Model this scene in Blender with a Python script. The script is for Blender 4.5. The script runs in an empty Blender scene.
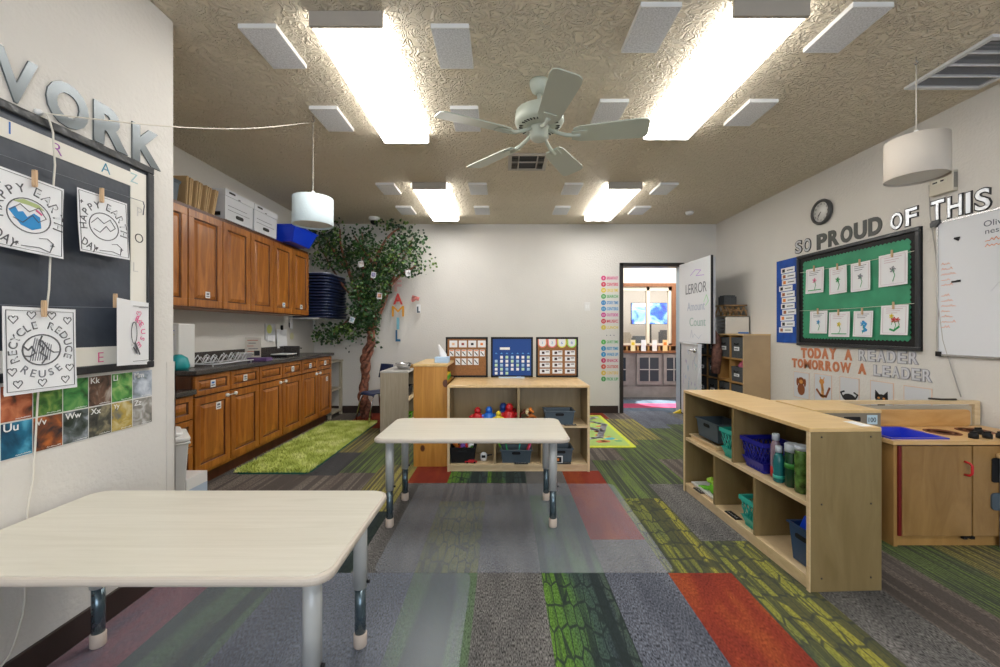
import bpy, math, random
from mathutils import Matrix, Vector, noise as mnoise
C = bpy.context.scene.collection
R = math.radians
random.seed(7)

# ------------------------------------------------------------------ camera, world, daylight, exposure
F = 410.0                       # focal length in pixels of the 1000 px wide frame
CH = 1.15                       # eye height
cd = bpy.data.cameras.new('camera'); cam = bpy.data.objects.new('camera', cd); C.objects.link(cam)
cam.location = (0, 0, CH); cam.rotation_euler = (R(90), 0, 0)
cd.sensor_width = 36; cd.lens = 36 * F / 1000; cd.shift_x = -0.003; cd.shift_y = -0.0035; cd.clip_start = .02
bpy.context.scene.camera = cam
sc = bpy.context.scene
sc.view_settings.view_transform = 'Standard'; sc.view_settings.look = 'None'
sc.view_settings.gamma = 1; sc.view_settings.use_curve_mapping = False; sc.view_settings.exposure = 0.80
w = bpy.data.worlds.new('world'); sc.world = w; w.use_nodes = True
w.node_tree.nodes['Background'].inputs[0].default_value = (.62, .76, 1, 1)
w.node_tree.nodes['Background'].inputs[1].default_value = 1.0
def area(name, loc, rot, sx, sy, power, col=(1, 1, 1)):
    l = bpy.data.lights.new(name, 'AREA'); l.shape = 'RECTANGLE'; l.size = sx; l.size_y = sy; l.energy = power; l.color = col
    o = bpy.data.objects.new(name, l); C.objects.link(o); o.location = loc; o.rotation_euler = rot; return o
LAMP = 11.0                      # radiance of the fluorescent diffusers
area('daylight_at_rear_windows', (.7, -3.42, 1.45), (R(90), 0, 0), 3.6, 1.9, 50, (.86, .93, 1))       # outside the two rear windows
area('hall_daylight', (3.0, 6.55, 2.6), (0, 0, 0), 2.4, .9, 45, (1, .98, .95))
area('far_room_daylight', (3.3, 8.5, 2.58), (0, 0, 0), 2.5, 1.2, 45, (1, .97, .92))
sp = bpy.data.lights.new('sun_through_hall_door', 'SPOT'); sp.energy = 1500; sp.spot_size = R(13); sp.spot_blend = .1; sp.shadow_soft_size = .02; sp.color = (1, .97, .9)
so = bpy.data.objects.new('sun_through_hall_door', sp); C.objects.link(so); so.location = (4.3, 5.95, 2.3)
so.rotation_euler = (Vector((2.55, 6.4, 0)) - so.location).to_track_quat('-Z', 'Y').to_euler()

# ------------------------------------------------------------------ materials
MATS = {}
def nt(name):
    m = bpy.data.materials.new(name); m.use_nodes = True; t = m.node_tree
    return m, t, t.nodes['Principled BSDF']
def mat(name, col, rough=.5, metal=0, spec=.5, noise=0, nscale=40, bump=0, bscale=200, emis=0, coat=0, alpha=1, trans=0):
    if name in MATS: return MATS[name]
    m, t, b = nt(name)
    c = (*col, 1)
    b.inputs['Base Color'].default_value = c; b.inputs['Roughness'].default_value = rough; b.inputs['Metallic'].default_value = metal
    b.inputs['Specular IOR Level'].default_value = spec; b.inputs['Coat Weight'].default_value = coat
    b.inputs['Alpha'].default_value = alpha; b.inputs['Transmission Weight'].default_value = trans
    if emis: b.inputs['Emission Color'].default_value = c; b.inputs['Emission Strength'].default_value = emis
    tc = t.nodes.new('ShaderNodeTexCoord')
    if noise:
        n = t.nodes.new('ShaderNodeTexNoise'); n.inputs['Scale'].default_value = nscale; n.inputs['Detail'].default_value = 3
        r = t.nodes.new('ShaderNodeValToRGB')
        r.color_ramp.elements[0].position = .3; r.color_ramp.elements[1].position = .7
        r.color_ramp.elements[0].color = (*[x * (1 - noise) for x in col], 1); r.color_ramp.elements[1].color = (*[min(1, x * (1 + noise)) for x in col], 1)
        t.links.new(tc.outputs['Object'], n.inputs['Vector']); t.links.new(n.outputs['Fac'], r.inputs[0]); t.links.new(r.outputs[0], b.inputs['Base Color'])
    if bump:
        n = t.nodes.new('ShaderNodeTexNoise'); n.inputs['Scale'].default_value = bscale; n.inputs['Detail'].default_value = 3
        bp = t.nodes.new('ShaderNodeBump'); bp.inputs['Strength'].default_value = bump; bp.inputs['Distance'].default_value = .01
        t.links.new(tc.outputs['Object'], n.inputs['Vector']); t.links.new(n.outputs['Fac'], bp.inputs['Height']); t.links.new(bp.outputs[0], b.inputs['Normal'])
    MATS[name] = m; return m
def wood(name, c1, c2, scale=(3, 3, .35), k=9, rough=.4, knots=None, dist=1.5, rings=False):
    m, t, b = nt(name); L = t.links.new
    tc = t.nodes.new('ShaderNodeTexCoord'); mp = t.nodes.new('ShaderNodeMapping'); mp.inputs['Scale'].default_value = scale
    n = t.nodes.new('ShaderNodeTexNoise'); n.inputs['Scale'].default_value = k; n.inputs['Detail'].default_value = 6; n.inputs['Roughness'].default_value = .6; n.inputs['Distortion'].default_value = dist
    r = t.nodes.new('ShaderNodeValToRGB'); e = r.color_ramp.elements
    e[0].position = .3; e[1].position = .68; e[0].color = (*c1, 1); e[1].color = (*c2, 1)
    L(tc.outputs['Object'], mp.inputs[0]); L(mp.outputs[0], n.inputs['Vector']); L(n.outputs['Fac'], r.inputs[0])
    out = r.outputs[0]
    if knots:
        v = t.nodes.new('ShaderNodeTexVoronoi'); v.inputs['Scale'].default_value = knots[0]
        m2 = t.nodes.new('ShaderNodeMapping'); m2.inputs['Scale'].default_value = (1, 1, .7); L(tc.outputs['Object'], m2.inputs[0]); L(m2.outputs[0], v.inputs['Vector'])
        r2 = t.nodes.new('ShaderNodeValToRGB'); r2.color_ramp.elements[0].position = knots[1]; r2.color_ramp.elements[1].position = knots[1] + .05
        r2.color_ramp.elements[0].color = (1, 1, 1, 1); r2.color_ramp.elements[1].color = (0, 0, 0, 1)
        mx = t.nodes.new('ShaderNodeMix'); mx.data_type = 'RGBA'; mx.inputs[7].default_value = (*knots[2], 1)
        L(v.outputs['Distance'], r2.inputs[0]); L(r2.outputs[0], mx.inputs[0]); L(out, mx.inputs[6]); out = mx.outputs[2]
    L(out, b.inputs['Base Color']); b.inputs['Roughness'].default_value = rough
    MATS[name] = m; return m
def mathn(t, op, a, b=None):
    n = t.nodes.new('ShaderNodeMath'); n.operation = op
    for i, x in enumerate((a, b)):
        if x is None: continue
        if isinstance(x, (int, float)): n.inputs[i].default_value = x
        else: t.links.new(x, n.inputs[i])
    return n.outputs[0]
def ramp(t, fac, *stops):
    r = t.nodes.new('ShaderNodeValToRGB'); e = r.color_ramp.elements
    while len(e) < len(stops): e.new(.5)
    for q, (p, c) in zip(e, stops): q.position = p; q.color = (*c, 1)
    t.links.new(fac, r.inputs[0]); return r.outputs[0]
def carpet(name, cols, line=None, hexes=0, stripes=0, speck=.35, across=0.0, hy=.24):
    """carpet plank: colours drift across its width, with yarn specks, dark running lines and stretched cells"""
    m, t, b = nt(name); L = t.links.new
    tc = t.nodes.new('ShaderNodeTexCoord'); sx = t.nodes.new('ShaderNodeSeparateXYZ'); L(tc.outputs['Object'], sx.inputs[0])
    mp = t.nodes.new('ShaderNodeMapping'); mp.inputs['Scale'].default_value = (3.3, .8, 1); L(tc.outputs['Object'], mp.inputs[0])
    n = t.nodes.new('ShaderNodeTexNoise'); n.inputs['Scale'].default_value = 1.8; n.inputs['Detail'].default_value = 5; n.inputs['Roughness'].default_value = .65; L(mp.outputs[0], n.inputs['Vector'])
    fr_ = mathn(t, 'FRACT', mathn(t, 'DIVIDE', mathn(t, 'ADD', sx.outputs[0], 6.12), .3))
    fac = mathn(t, 'ADD', mathn(t, 'MULTIPLY', n.outputs['Fac'], 1 - across), mathn(t, 'MULTIPLY', mathn(t, 'ADD', mathn(t, 'MULTIPLY', fr_, .4), .3), across))
    k = len(cols); col = ramp(t, fac, *[(.36 + .3 * i / max(1, k - 1), c) for i, c in enumerate(cols)])
    yp = t.nodes.new('ShaderNodeMapping'); yp.inputs['Scale'].default_value = (260, 70, 1); L(tc.outputs['Object'], yp.inputs[0])
    y = t.nodes.new('ShaderNodeTexNoise'); y.inputs['Scale'].default_value = 1; y.inputs['Detail'].default_value = 3; L(yp.outputs[0], y.inputs['Vector'])
    sp_ = ramp(t, y.outputs['Fac'], (.3, (1 - speck,) * 3), (.7, (1 + speck,) * 3))
    mu = t.nodes.new('ShaderNodeMix'); mu.data_type = 'RGBA'; mu.blend_type = 'MULTIPLY'; mu.inputs[0].default_value = 1; L(col, mu.inputs[6]); L(sp_, mu.inputs[7]); out = mu.outputs[2]
    def overlay(mask, c, f):
        nonlocal out
        x = t.nodes.new('ShaderNodeMix'); x.data_type = 'RGBA'; x.inputs[7].default_value = (*c, 1)
        L(mathn(t, 'MULTIPLY', mask, f), x.inputs[0]); L(out, x.inputs[6]); out = x.outputs[2]
    if hexes:
        hp = t.nodes.new('ShaderNodeMapping'); hp.inputs['Scale'].default_value = (hexes, hexes * hy, 1); L(tc.outputs['Object'], hp.inputs[0])
        v = t.nodes.new('ShaderNodeTexVoronoi'); v.feature = 'DISTANCE_TO_EDGE'; v.inputs['Scale'].default_value = 1; v.inputs['Randomness'].default_value = .55; L(hp.outputs[0], v.inputs['Vector'])
        overlay(ramp(t, v.outputs['Distance'], (.035, (1, 1, 1)), (.085, (0, 0, 0))), line, .85)
    if stripes:
        s2 = t.nodes.new('ShaderNodeMapping'); s2.inputs['Scale'].default_value = (stripes, .5, 1); L(tc.outputs['Object'], s2.inputs[0])
        z = t.nodes.new('ShaderNodeTexNoise'); z.inputs['Scale'].default_value = 1; z.inputs['Detail'].default_value = 1; L(s2.outputs[0], z.inputs['Vector'])
        overlay(ramp(t, z.outputs['Fac'], (.47, (1, 1, 1)), (.53, (0, 0, 0))), line, .8)
    L(out, b.inputs['Base Color']); b.inputs['Roughness'].default_value = .95; b.inputs['Specular IOR Level'].default_value = .15
    MATS[name] = m; return m
def picture(name, cols, scale, seed, emis=0):
    m, t, b = nt(name); L = t.links.new
    tc = t.nodes.new('ShaderNodeTexCoord'); mp = t.nodes.new('ShaderNodeMapping'); mp.inputs['Location'].default_value = (seed * 3.1, seed * 1.7, seed); L(tc.outputs['Object'], mp.inputs[0])
    n = t.nodes.new('ShaderNodeTexNoise'); n.inputs['Scale'].default_value = scale; n.inputs['Detail'].default_value = 5; n.inputs['Distortion'].default_value = .7; L(mp.outputs[0], n.inputs['Vector'])
    k = len(cols); o = ramp(t, n.outputs['Fac'], *[(.33 + .34 * i / (k - 1), c) for i, c in enumerate(cols)])
    L(o, b.inputs['Base Color']); b.inputs['Roughness'].default_value = .5
    if emis: L(o, b.inputs['Emission Color']); b.inputs['Emission Strength'].default_value = emis
    MATS[name] = m; return m

WALL = mat('wall_paint', (.68, .655, .615), .75, noise=.02, nscale=3, bump=.35, bscale=55)
def ceiling_mat():
    m, t, b = nt('ceiling_knockdown'); L = t.links.new
    tc = t.nodes.new('ShaderNodeTexCoord')
    n = t.nodes.new('ShaderNodeTexNoise'); n.inputs['Scale'].default_value = 17; n.inputs['Detail'].default_value = 2; n.inputs['Distortion'].default_value = 1.5
    L(tc.outputs['Object'], n.inputs['Vector'])
    h = ramp(t, n.outputs['Fac'], (.42, (0, 0, 0)), (.52, (1, 1, 1)), (.66, (.5, .5, .5)))
    bp = t.nodes.new('ShaderNodeBump'); bp.inputs['Strength'].default_value = .8; bp.inputs['Distance'].default_value = .02
    L(h, bp.inputs['Height']); L(bp.outputs[0], b.inputs['Normal'])
    b.inputs['Base Color'].default_value = (.74, .655, .51, 1); b.inputs['Roughness'].default_value = .6
    MATS['ceiling'] = m; return m
CEIL = ceiling_mat()
CREAM = mat('cream_laminate', (.72, .66, .56), .32)
LAMTOP = wood('pale_laminate', (.60, .57, .48), (.68, .65, .565), (.25, 5, 5), 5, .3)
LEGGREY = mat('grey_enamel', (.47, .48, .47), .3, coat=.4)
STEELDK = mat('dark_steel_tube', (.13, .18, .21), .22, metal=.7)
BEIGE = mat('beige_plastic', (.60, .50, .42), .5); BAND = mat('table_band', (.55, .49, .42), .4)
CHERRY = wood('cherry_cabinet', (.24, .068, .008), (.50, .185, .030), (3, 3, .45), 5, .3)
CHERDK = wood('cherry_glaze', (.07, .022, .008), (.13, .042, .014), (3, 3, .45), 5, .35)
BIRCH = wood('birch_ply', (.30, .215, .10), (.38, .28, .145), (2.5, 2.5, .4), 4, .4)
BIRCHE = wood('birch_edge', (.62, .46, .26), (.72, .56, .34), (2, 2, 8), 4, .4)
BIRCHTOP = wood('birch_top', (.62, .42, .19), (.74, .52, .26), (4, .5, 4), 4, .3)
BIRCHSHADE = wood('shade_darkened_birch_ply', (.20, .14, .055), (.26, .19, .085), (2.5, 2.5, .4), 4, .42)  # birch darkened in colour for the shade on the right shelf's near end
MAPLE = wood('orange_birch', (.36, .19, .055), (.48, .27, .09), (2.5, 2.5, .5), 4, .38)
PINE = wood('knotty_pine', (.42, .175, .025), (.58, .28, .05), (4, 4, .3), 5, .35, knots=(8, .16, (.10, .03, .01)))
DRIFT = wood('grey_laminate_wood', (.36, .31, .225), (.47, .415, .32), (14, 14, .6), 6, .5)
GRANITE = mat('dark_granite', (.055, .048, .045), .25, noise=.8, nscale=160)
BASEB = mat('dark_rubber_base', (.035, .022, .018), .4)
BLACK = mat('black_plastic', (.010, .010, .011), .55, spec=.3)
FRAMEB = mat('black_frame', (.02, .022, .026), .28, bump=.3, bscale=30)
WHITE = mat('white_plastic', (.80, .80, .79), .35)
PAPER = mat('white_paper', (.80, .81, .83), .8)
PAPER2 = mat('warm_paper', (.80, .77, .70), .8)
STRING = mat('white_cord', (.70, .66, .58), .8)
CHROME = mat('steel', (.6, .6, .61), .22, metal=1)
INK = mat('black_ink', (.02, .02, .025), .6)
INKG = mat('grey_ink', (.16, .17, .20), .7)
GREENP = mat('green_board_paper', (.035, .27, .14), .6, noise=.2, nscale=5, bump=.3, bscale=12)
SLATE = mat('slate_board_paper', (.045, .055, .075), .45, noise=.25, nscale=6, bump=.6, bscale=9)
BLUE = mat('blue_fabric', (.004, .055, .27), .6)
BLUEP = mat('blue_plastic', (.01, .06, .62), .3)
NAVY = mat('navy_plastic', (.012, .03, .10), .35, noise=.3, nscale=9)
TEAL = mat('teal_plastic', (.03, .42, .34), .35)
SLATEP = mat('slate_plastic', (.075, .105, .13), .45)
GREYF = mat('charcoal_fabric', (.06, .065, .07), .9, noise=.3, nscale=90)
RED = mat('red_plastic', (.55, .015, .02), .35)
YEL = mat('yellow_plastic', (.75, .58, .03), .4)
LIME = mat('lime_plastic', (.18, .62, .03), .4)
ORANGE = mat('orange_plastic', (.75, .22, .03), .45)
PURPLE = mat('purple_plastic', (.16, .06, .35), .4)
BLUEM = mat('toy_blue', (.02, .16, .65), .35)
FELT = mat('grey_felt', (.70, .71, .74), .95, noise=.18, nscale=130)
SHEENF = mat('blade_enamel', (.50, .54, .46), .35)
DOORM = mat('door_paint', (.62, .64, .67), .4, noise=.06, nscale=4)
WBOARD = mat('whiteboard_enamel', (.74, .76, .80), .15, coat=.3)
DKMETAL = mat('bronze_metal', (.035, .030, .027), .35, metal=.3)
DGREEN = mat('marker_green', (.03, .35, .12), .6); DPURP = mat('marker_purple', (.35, .08, .42), .6); DPINK = mat('marker_pink', (.75, .12, .30), .6)
DBLUE = mat('marker_blue', (.03, .16, .50), .6); DORG = mat('marker_orange', (.80, .25, .08), .6); SKY = mat('crayon_blue', (.04, .30, .62), .7)
SILVER = mat('foil_silver', (.55, .57, .60), .35, metal=.85)
FOILK = mat('foil_dark', (.12, .14, .15), .28, metal=.35)

# ------------------------------------------------------------------ mesh builder
GL = {}
def glyph(body, off=0.0):
    key = (body, off)
    if key in GL: return GL[key]
    cu = bpy.data.curves.new('t', 'FONT'); cu.body = body; cu.size = 1; cu.resolution_u = 4; cu.offset = off; cu.extrude = .5
    o = bpy.data.objects.new('t', cu); C.objects.link(o)
    dg = bpy.context.evaluated_depsgraph_get(); me = bpy.data.meshes.new_from_object(o.evaluated_get(dg))
    vs = [tuple(v.co) for v in me.vertices]; fs = [tuple(p.vertices) for p in me.polygons]
    bpy.data.meshes.remove(me); bpy.data.objects.remove(o); bpy.data.curves.remove(cu)
    GL[key] = (vs, fs); return GL[key]
class MB:
    def __init__(s, org=None): s.v = []; s.f = []; s.mi = []; s.sm = []; s.o = Vector(org) if org else None
    def add(s, vs, fs, mi=0, smooth=False):
        b = len(s.v)
        for v in vs: s.v.append(tuple(Vector(v) - s.o) if s.o else tuple(v))
        for f in fs: s.f.append(tuple(b + i for i in f)); s.mi.append(mi); s.sm.append(smooth)
        return s
    def box(s, x0, x1, y0, y1, z0, z1, mi=0):
        x0, x1 = min(x0, x1), max(x0, x1); y0, y1 = min(y0, y1), max(y0, y1); z0, z1 = min(z0, z1), max(z0, z1)
        v = [(x, y, z) for x in (x0, x1) for y in (y0, y1) for z in (z0, z1)]
        return s.add(v, [(0, 1, 3, 2), (4, 6, 7, 5), (0, 4, 5, 1), (2, 3, 7, 6), (0, 2, 6, 4), (1, 5, 7, 3)], mi)
    def obox(s, c, size, rot=(0, 0, 0), mi=0):
        from mathutils import Euler
        m = Euler(rot).to_matrix(); a, b, d = [q / 2 for q in size]
        v = [tuple(Vector(c) + m @ Vector((x, y, z))) for x in (-a, a) for y in (-b, b) for z in (-d, d)]
        return s.add(v, [(0, 1, 3, 2), (4, 6, 7, 5), (0, 4, 5, 1), (2, 3, 7, 6), (0, 2, 6, 4), (1, 5, 7, 3)], mi)
    def taper(s, x0, x1, y0, y1, z0, z1, d, mi=0, wall=.006, lip=.008, fill=None):
        """open tub: top rectangle given, bottom inset by d"""
        def ring(i, z, e): return [(x0 + i - e, y0 + i - e, z), (x1 - i + e, y0 + i - e, z), (x1 - i + e, y1 - i + e, z), (x0 + i - e, y1 - i + e, z)]
        v = ring(d, z0, 0) + ring(0, z1 - lip, 0) + ring(0, z1 - lip, lip) + ring(0, z1, lip) + ring(wall, z1, 0) + ring(d + wall, z0 + wall, 0)
        f = [(3, 2, 1, 0)]
        for k in range(5):
            for i in range(4):
                j = (i + 1) % 4; f.append((k * 4 + i, k * 4 + j, k * 4 + 4 + j, k * 4 + 4 + i))
        f.append((20, 21, 22, 23))
        return s.add(v, f, mi)
    def lathe(s, prof, c=(0, 0, 0), n=24, mi=0, axis='z', smooth=True, cap=True):
        vs = []; fs = []
        for r, z in prof:
            for i in range(n):
                a = 2 * math.pi * i / n; p = (r * math.cos(a), r * math.sin(a), z)
                if axis == 'y': p = (p[0], p[2], p[1])
                if axis == 'x': p = (p[2], p[0], p[1])
                vs.append((p[0] + c[0], p[1] + c[1], p[2] + c[2]))
        for k in range(len(prof) - 1):
            for i in range(n):
                j = (i + 1) % n; fs.append((k * n + i, k * n + j, (k + 1) * n + j, (k + 1) * n + i))
        s.add(vs, fs, mi, smooth)
        if cap:
            b = len(s.v) - len(vs)
            for k, rev in ((0, True), (len(prof) - 1, False)):
                if prof[k][0] > 1e-5:
                    r_ = [b + k * n + i for i in range(n)]; s.f.append(tuple(reversed(r_)) if rev else tuple(r_)); s.mi.append(mi); s.sm.append(False)
        return s
    def tube(s, pts, r, n=8, mi=0, closed=False, smooth=True):
        pts = [Vector(p) for p in pts]; rs = r if isinstance(r, (list, tuple)) else [r] * len(pts)
        vs = []; up = None
        for i, p in enumerate(pts):
            if closed: t = pts[(i + 1) % len(pts)] - pts[i - 1]
            else: t = pts[min(i + 1, len(pts) - 1)] - pts[max(i - 1, 0)]
            t.normalize()
            if up is None: up = t.orthogonal().normalized()
            up = (up - t * up.dot(t)); up = up.normalized() if up.length > 1e-6 else t.orthogonal().normalized()
            sd = t.cross(up)
            for k in range(n):
                a = 2 * math.pi * k / n; vs.append(tuple(p + (up * math.cos(a) + sd * math.sin(a)) * rs[i]))
        fs = []; m = len(pts)
        for i in range(m if closed else m - 1):
            for k in range(n):
                l = (k + 1) % n; i2 = (i + 1) % m; fs.append((i * n + k, i * n + l, i2 * n + l, i2 * n + k))
        if not closed: fs += [tuple(range(n - 1, -1, -1)), tuple((m - 1) * n + k for k in range(n))]
        return s.add(vs, fs, mi, smooth)
    def cyl(s, p0, p1, r0, r1=None, n=16, mi=0): return s.tube([p0, p1], [r0, r0 if r1 is None else r1], n, mi, smooth=True)
    def prism(s, pts, y0, y1, mi=0):
        """polygon in x,z pushed along y"""
        n = len(pts); v = [(x, y0, z) for x, z in pts] + [(x, y1, z) for x, z in pts]
        f = [tuple(range(n)), tuple(range(2 * n - 1, n - 1, -1))] + [(i, i + n, (i + 1) % n + n, (i + 1) % n) for i in range(n)]
        return s.add(v, f, mi)
    def prismz(s, pts, z0, z1, mi=0):
        n = len(pts); v = [(x, y, z0) for x, y in pts] + [(x, y, z1) for x, y in pts]
        f = [tuple(range(n - 1, -1, -1)), tuple(range(n, 2 * n))] + [(i, (i + 1) % n, (i + 1) % n + n, i + n) for i in range(n)]
        return s.add(v, f, mi)
    def stroke(s, pts, wd, y=0, mi=0, closed=False, t=.0012):
        """a flat marker line in the x,z plane"""
        if closed: pts = list(pts) + [pts[0]]
        for (a, b), (c, d) in zip(pts, pts[1:]):
            l = math.hypot(c - a, d - b) or 1; nx, nz = -(d - b) / l * wd / 2, (c - a) / l * wd / 2; ex, ez = (c - a) / l * wd * .3, (d - b) / l * wd * .3
            s.prism([(a - ex - nx, b - ez - nz), (c + ex - nx, d + ez - nz), (c + ex + nx, d + ez + nz), (a - ex + nx, b - ez + nz)], y - t, y, mi)
        return s
    def text(s, body, x, z, h, w=None, y=0, d=.002, mi=0, off=0.0, align='l', rot=0, ital=0):
        """letters standing in x,z, readable from -y; h = height of the letters, w = width to fit"""
        vs, fs = glyph(body, off)
        if not vs: return s
        x0 = min(v[0] for v in vs); x1 = max(v[0] for v in vs); y0 = min(v[1] for v in vs); y1 = max(v[1] for v in vs)
        sz = h / max(1e-6, y1 - y0); sx = (w / (x1 - x0)) if w else sz
        W = (x1 - x0) * sx; ox = {'l': 0, 'c': -W / 2, 'r': -W}[align]; cz = h / 2 if rot else 0
        ca, sa = math.cos(rot), math.sin(rot); out = []
        for v in vs:
            a = (v[0] - x0) * sx + ox + ital * (v[1] - y0) * sz; b = (v[1] - y0) * sz - cz
            a, b = a * ca - b * sa, a * sa + b * ca
            out.append((x + a, y - (v[2] + .5) * d, z + b + cz))
        return s.add(out, fs, mi)
    def squig(s, x, z, h, w, y=0, mi=0, wd=.002):
        n = max(4, int(w / h * 2.2)); rs_ = random.Random(int(x * 1e4) + int(z * 1e4))
        return s.stroke([(x + w * i / n, z + h * (.15 + .7 * rs_.random() if i % 2 else .1 * rs_.random())) for i in range(n + 1)], wd, y, mi, t=.0005)
    def arctext(s, body, cx, cz, r, a0, a1, h, y=0, mi=0, inward=False, rx=1.0, d=.001):
        for i, ch in enumerate(body):
            a = a0 + (a1 - a0) * i / max(1, len(body) - 1)
            if ch == ' ': continue
            s.text(ch, cx + r * rx * math.cos(a), cz + r * math.sin(a) - h / 2, h, None, y, d, mi, 0, 'c', (a - math.pi / 2) + (math.pi if inward else 0))
        return s
    def sheet(s, x0, x1, z0, z1, y=0, curl=.01, mi=0, tilt=0, n=6):
        cx, cz = (x0 + x1) / 2, (z0 + z1) / 2; vs = []
        for i in range(n + 1):
            for j in range(n + 1):
                u, v = i / n, j / n; a = (x0 + (x1 - x0) * u) - cx; b = (z0 + (z1 - z0) * v) - cz
                yy = y - curl * ((1 - v) ** 2) * (.4 + abs(u - .5) * 1.2)
                vs.append((cx + a * math.cos(tilt) - b * math.sin(tilt), yy, cz + a * math.sin(tilt) + b * math.cos(tilt)))
        fs = [(i * (n + 1) + j, (i + 1) * (n + 1) + j, (i + 1) * (n + 1) + j + 1, i * (n + 1) + j + 1) for i in range(n) for j in range(n)]
        return s.add(vs, fs, mi, True)
    def build(s, name, mats, parent=None, loc=(0, 0, 0), rz=0, bevel=0, rot=None, solid=0):
        me = bpy.data.meshes.new(name); me.from_pydata(s.v, [], s.f)
        if not isinstance(mats, (list, tuple)): mats = [mats]
        for m in mats: me.materials.append(m)
        me.polygons.foreach_set('material_index', s.mi); me.polygons.foreach_set('use_smooth', s.sm); me.update()
        o = bpy.data.objects.new(name, me); C.objects.link(o); o.location = loc
        o.rotation_euler = rot if rot else (0, 0, R(rz))
        if parent is not None: o.parent = parent
        if bevel:
            b = o.modifiers.new('b', 'BEVEL'); b.width = bevel; b.segments = 2; b.limit_method = 'ANGLE'; b.angle_limit = R(50)
        if solid:
            b = o.modifiers.new('s', 'SOLIDIFY'); b.thickness = solid; b.offset = 0
        return o
def thing(name, label, cat, loc=(0, 0, 0), rz=0, group=None):
    o = bpy.data.objects.new(name, None); C.objects.link(o); o.location = loc; o.rotation_euler = (0, 0, R(rz)); o.empty_display_size = .05
    return tag(o, label, cat, group)
def tag(o, label, cat, group=None):
    o['label'] = label; o['category'] = cat
    if group: o['group'] = group
    return o
def struct(o, label=None):
    o['kind'] = 'structure'
    if label: o['label'] = label
    return o
def dup(r, loc, rz=None, label=None, top=True):
    c = r.copy(); C.objects.link(c)
    if top:
        c.location = loc
        if rz is not None: c.rotation_euler = (0, 0, R(rz))
        if label: c['label'] = label
    for ch in [q for q in DUPKIDS(r)]:
        k = dup(ch, None, top=False); k.parent = c
    return c
def DUPKIDS(r): return list(r.children)
ORD = ['first', 'second', 'third', 'fourth', 'fifth', 'sixth', 'seventh', 'eighth']

# ------------------------------------------------------------------ the setting
ZC = 2.62; XR = 2.96; XL = -2.62; XN = -1.57; YB = 5.69; YN = 1.957; YR = -3.2; DX0, DX1, DZ = 1.665, 2.46, 2.03
# carpet planks
CK = {}
g1, g2, g3 = (.085, .083, .082), (.125, .12, .115), (.17, .16, .155)
CK['gray'] = carpet('carpet_gray', [g1, g2, g3], speck=.95)
CK['dark'] = carpet('carpet_charcoal', [(.045, .045, .05), (.07, .07, .073)], speck=.6)
CK['brown'] = carpet('carpet_taupe', [(.12, .098, .085), (.175, .15, .13)], line=(.075, .065, .06), speck=.7, stripes=22)
CK['weave'] = carpet('carpet_blue_weave', [(.075, .082, .105), (.125, .135, .165)], speck=1.0)
CK['green'] = carpet('carpet_green_cells', [(.10, .20, .03), (.08, .165, .035), (.045, .075, .06), (.035, .048, .055), (.07, .10, .07)], line=(.022, .03, .03), hexes=31, stripes=18, speck=.6, across=.7)
CK['yellow'] = carpet('carpet_yellow_cells', [(.07, .095, .055), (.19, .20, .045), (.27, .25, .045), (.12, .14, .055)], line=(.045, .05, .04), hexes=30, stripes=16, speck=.6, across=.5)
CK['glines'] = carpet('carpet_green_lines', [(.09, .12, .055), (.13, .18, .055), (.09, .105, .07)], line=(.045, .047, .047), stripes=66, speck=.55)
CK['ylines'] = carpet('carpet_yellow_lines', [(.15, .145, .07), (.27, .24, .07), (.17, .15, .085)], line=(.06, .055, .048), stripes=60, speck=.55)
CK['red'] = carpet('carpet_red', [(.17, .028, .02), (.22, .036, .02), (.29, .065, .022)], speck=.55)
CK['plum'] = carpet('carpet_plum', [(.17, .06, .075), (.23, .08, .09), (.13, .08, .11)], speck=.5)
CK['hall'] = carpet('carpet_hall_magenta', [(.22, .03, .07), (.30, .05, .10)], speck=.3)
CK['hallb'] = carpet('carpet_hall_blue', [(.05, .07, .10), (.10, .13, .17)], speck=.3)
CK['mute'] = carpet('carpet_muted_green', [(.085, .10, .08), (.10, .15, .085), (.11, .12, .13)], line=(.06, .07, .07), stripes=9, speck=.55)
CK['ymute'] = carpet('carpet_muted_olive', [(.085, .10, .075), (.14, .145, .06), (.17, .165, .07)], line=(.07, .08, .065), hexes=28, speck=.5)
kinds = list(CK); CM = [CK[k] for k in kinds]
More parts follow.
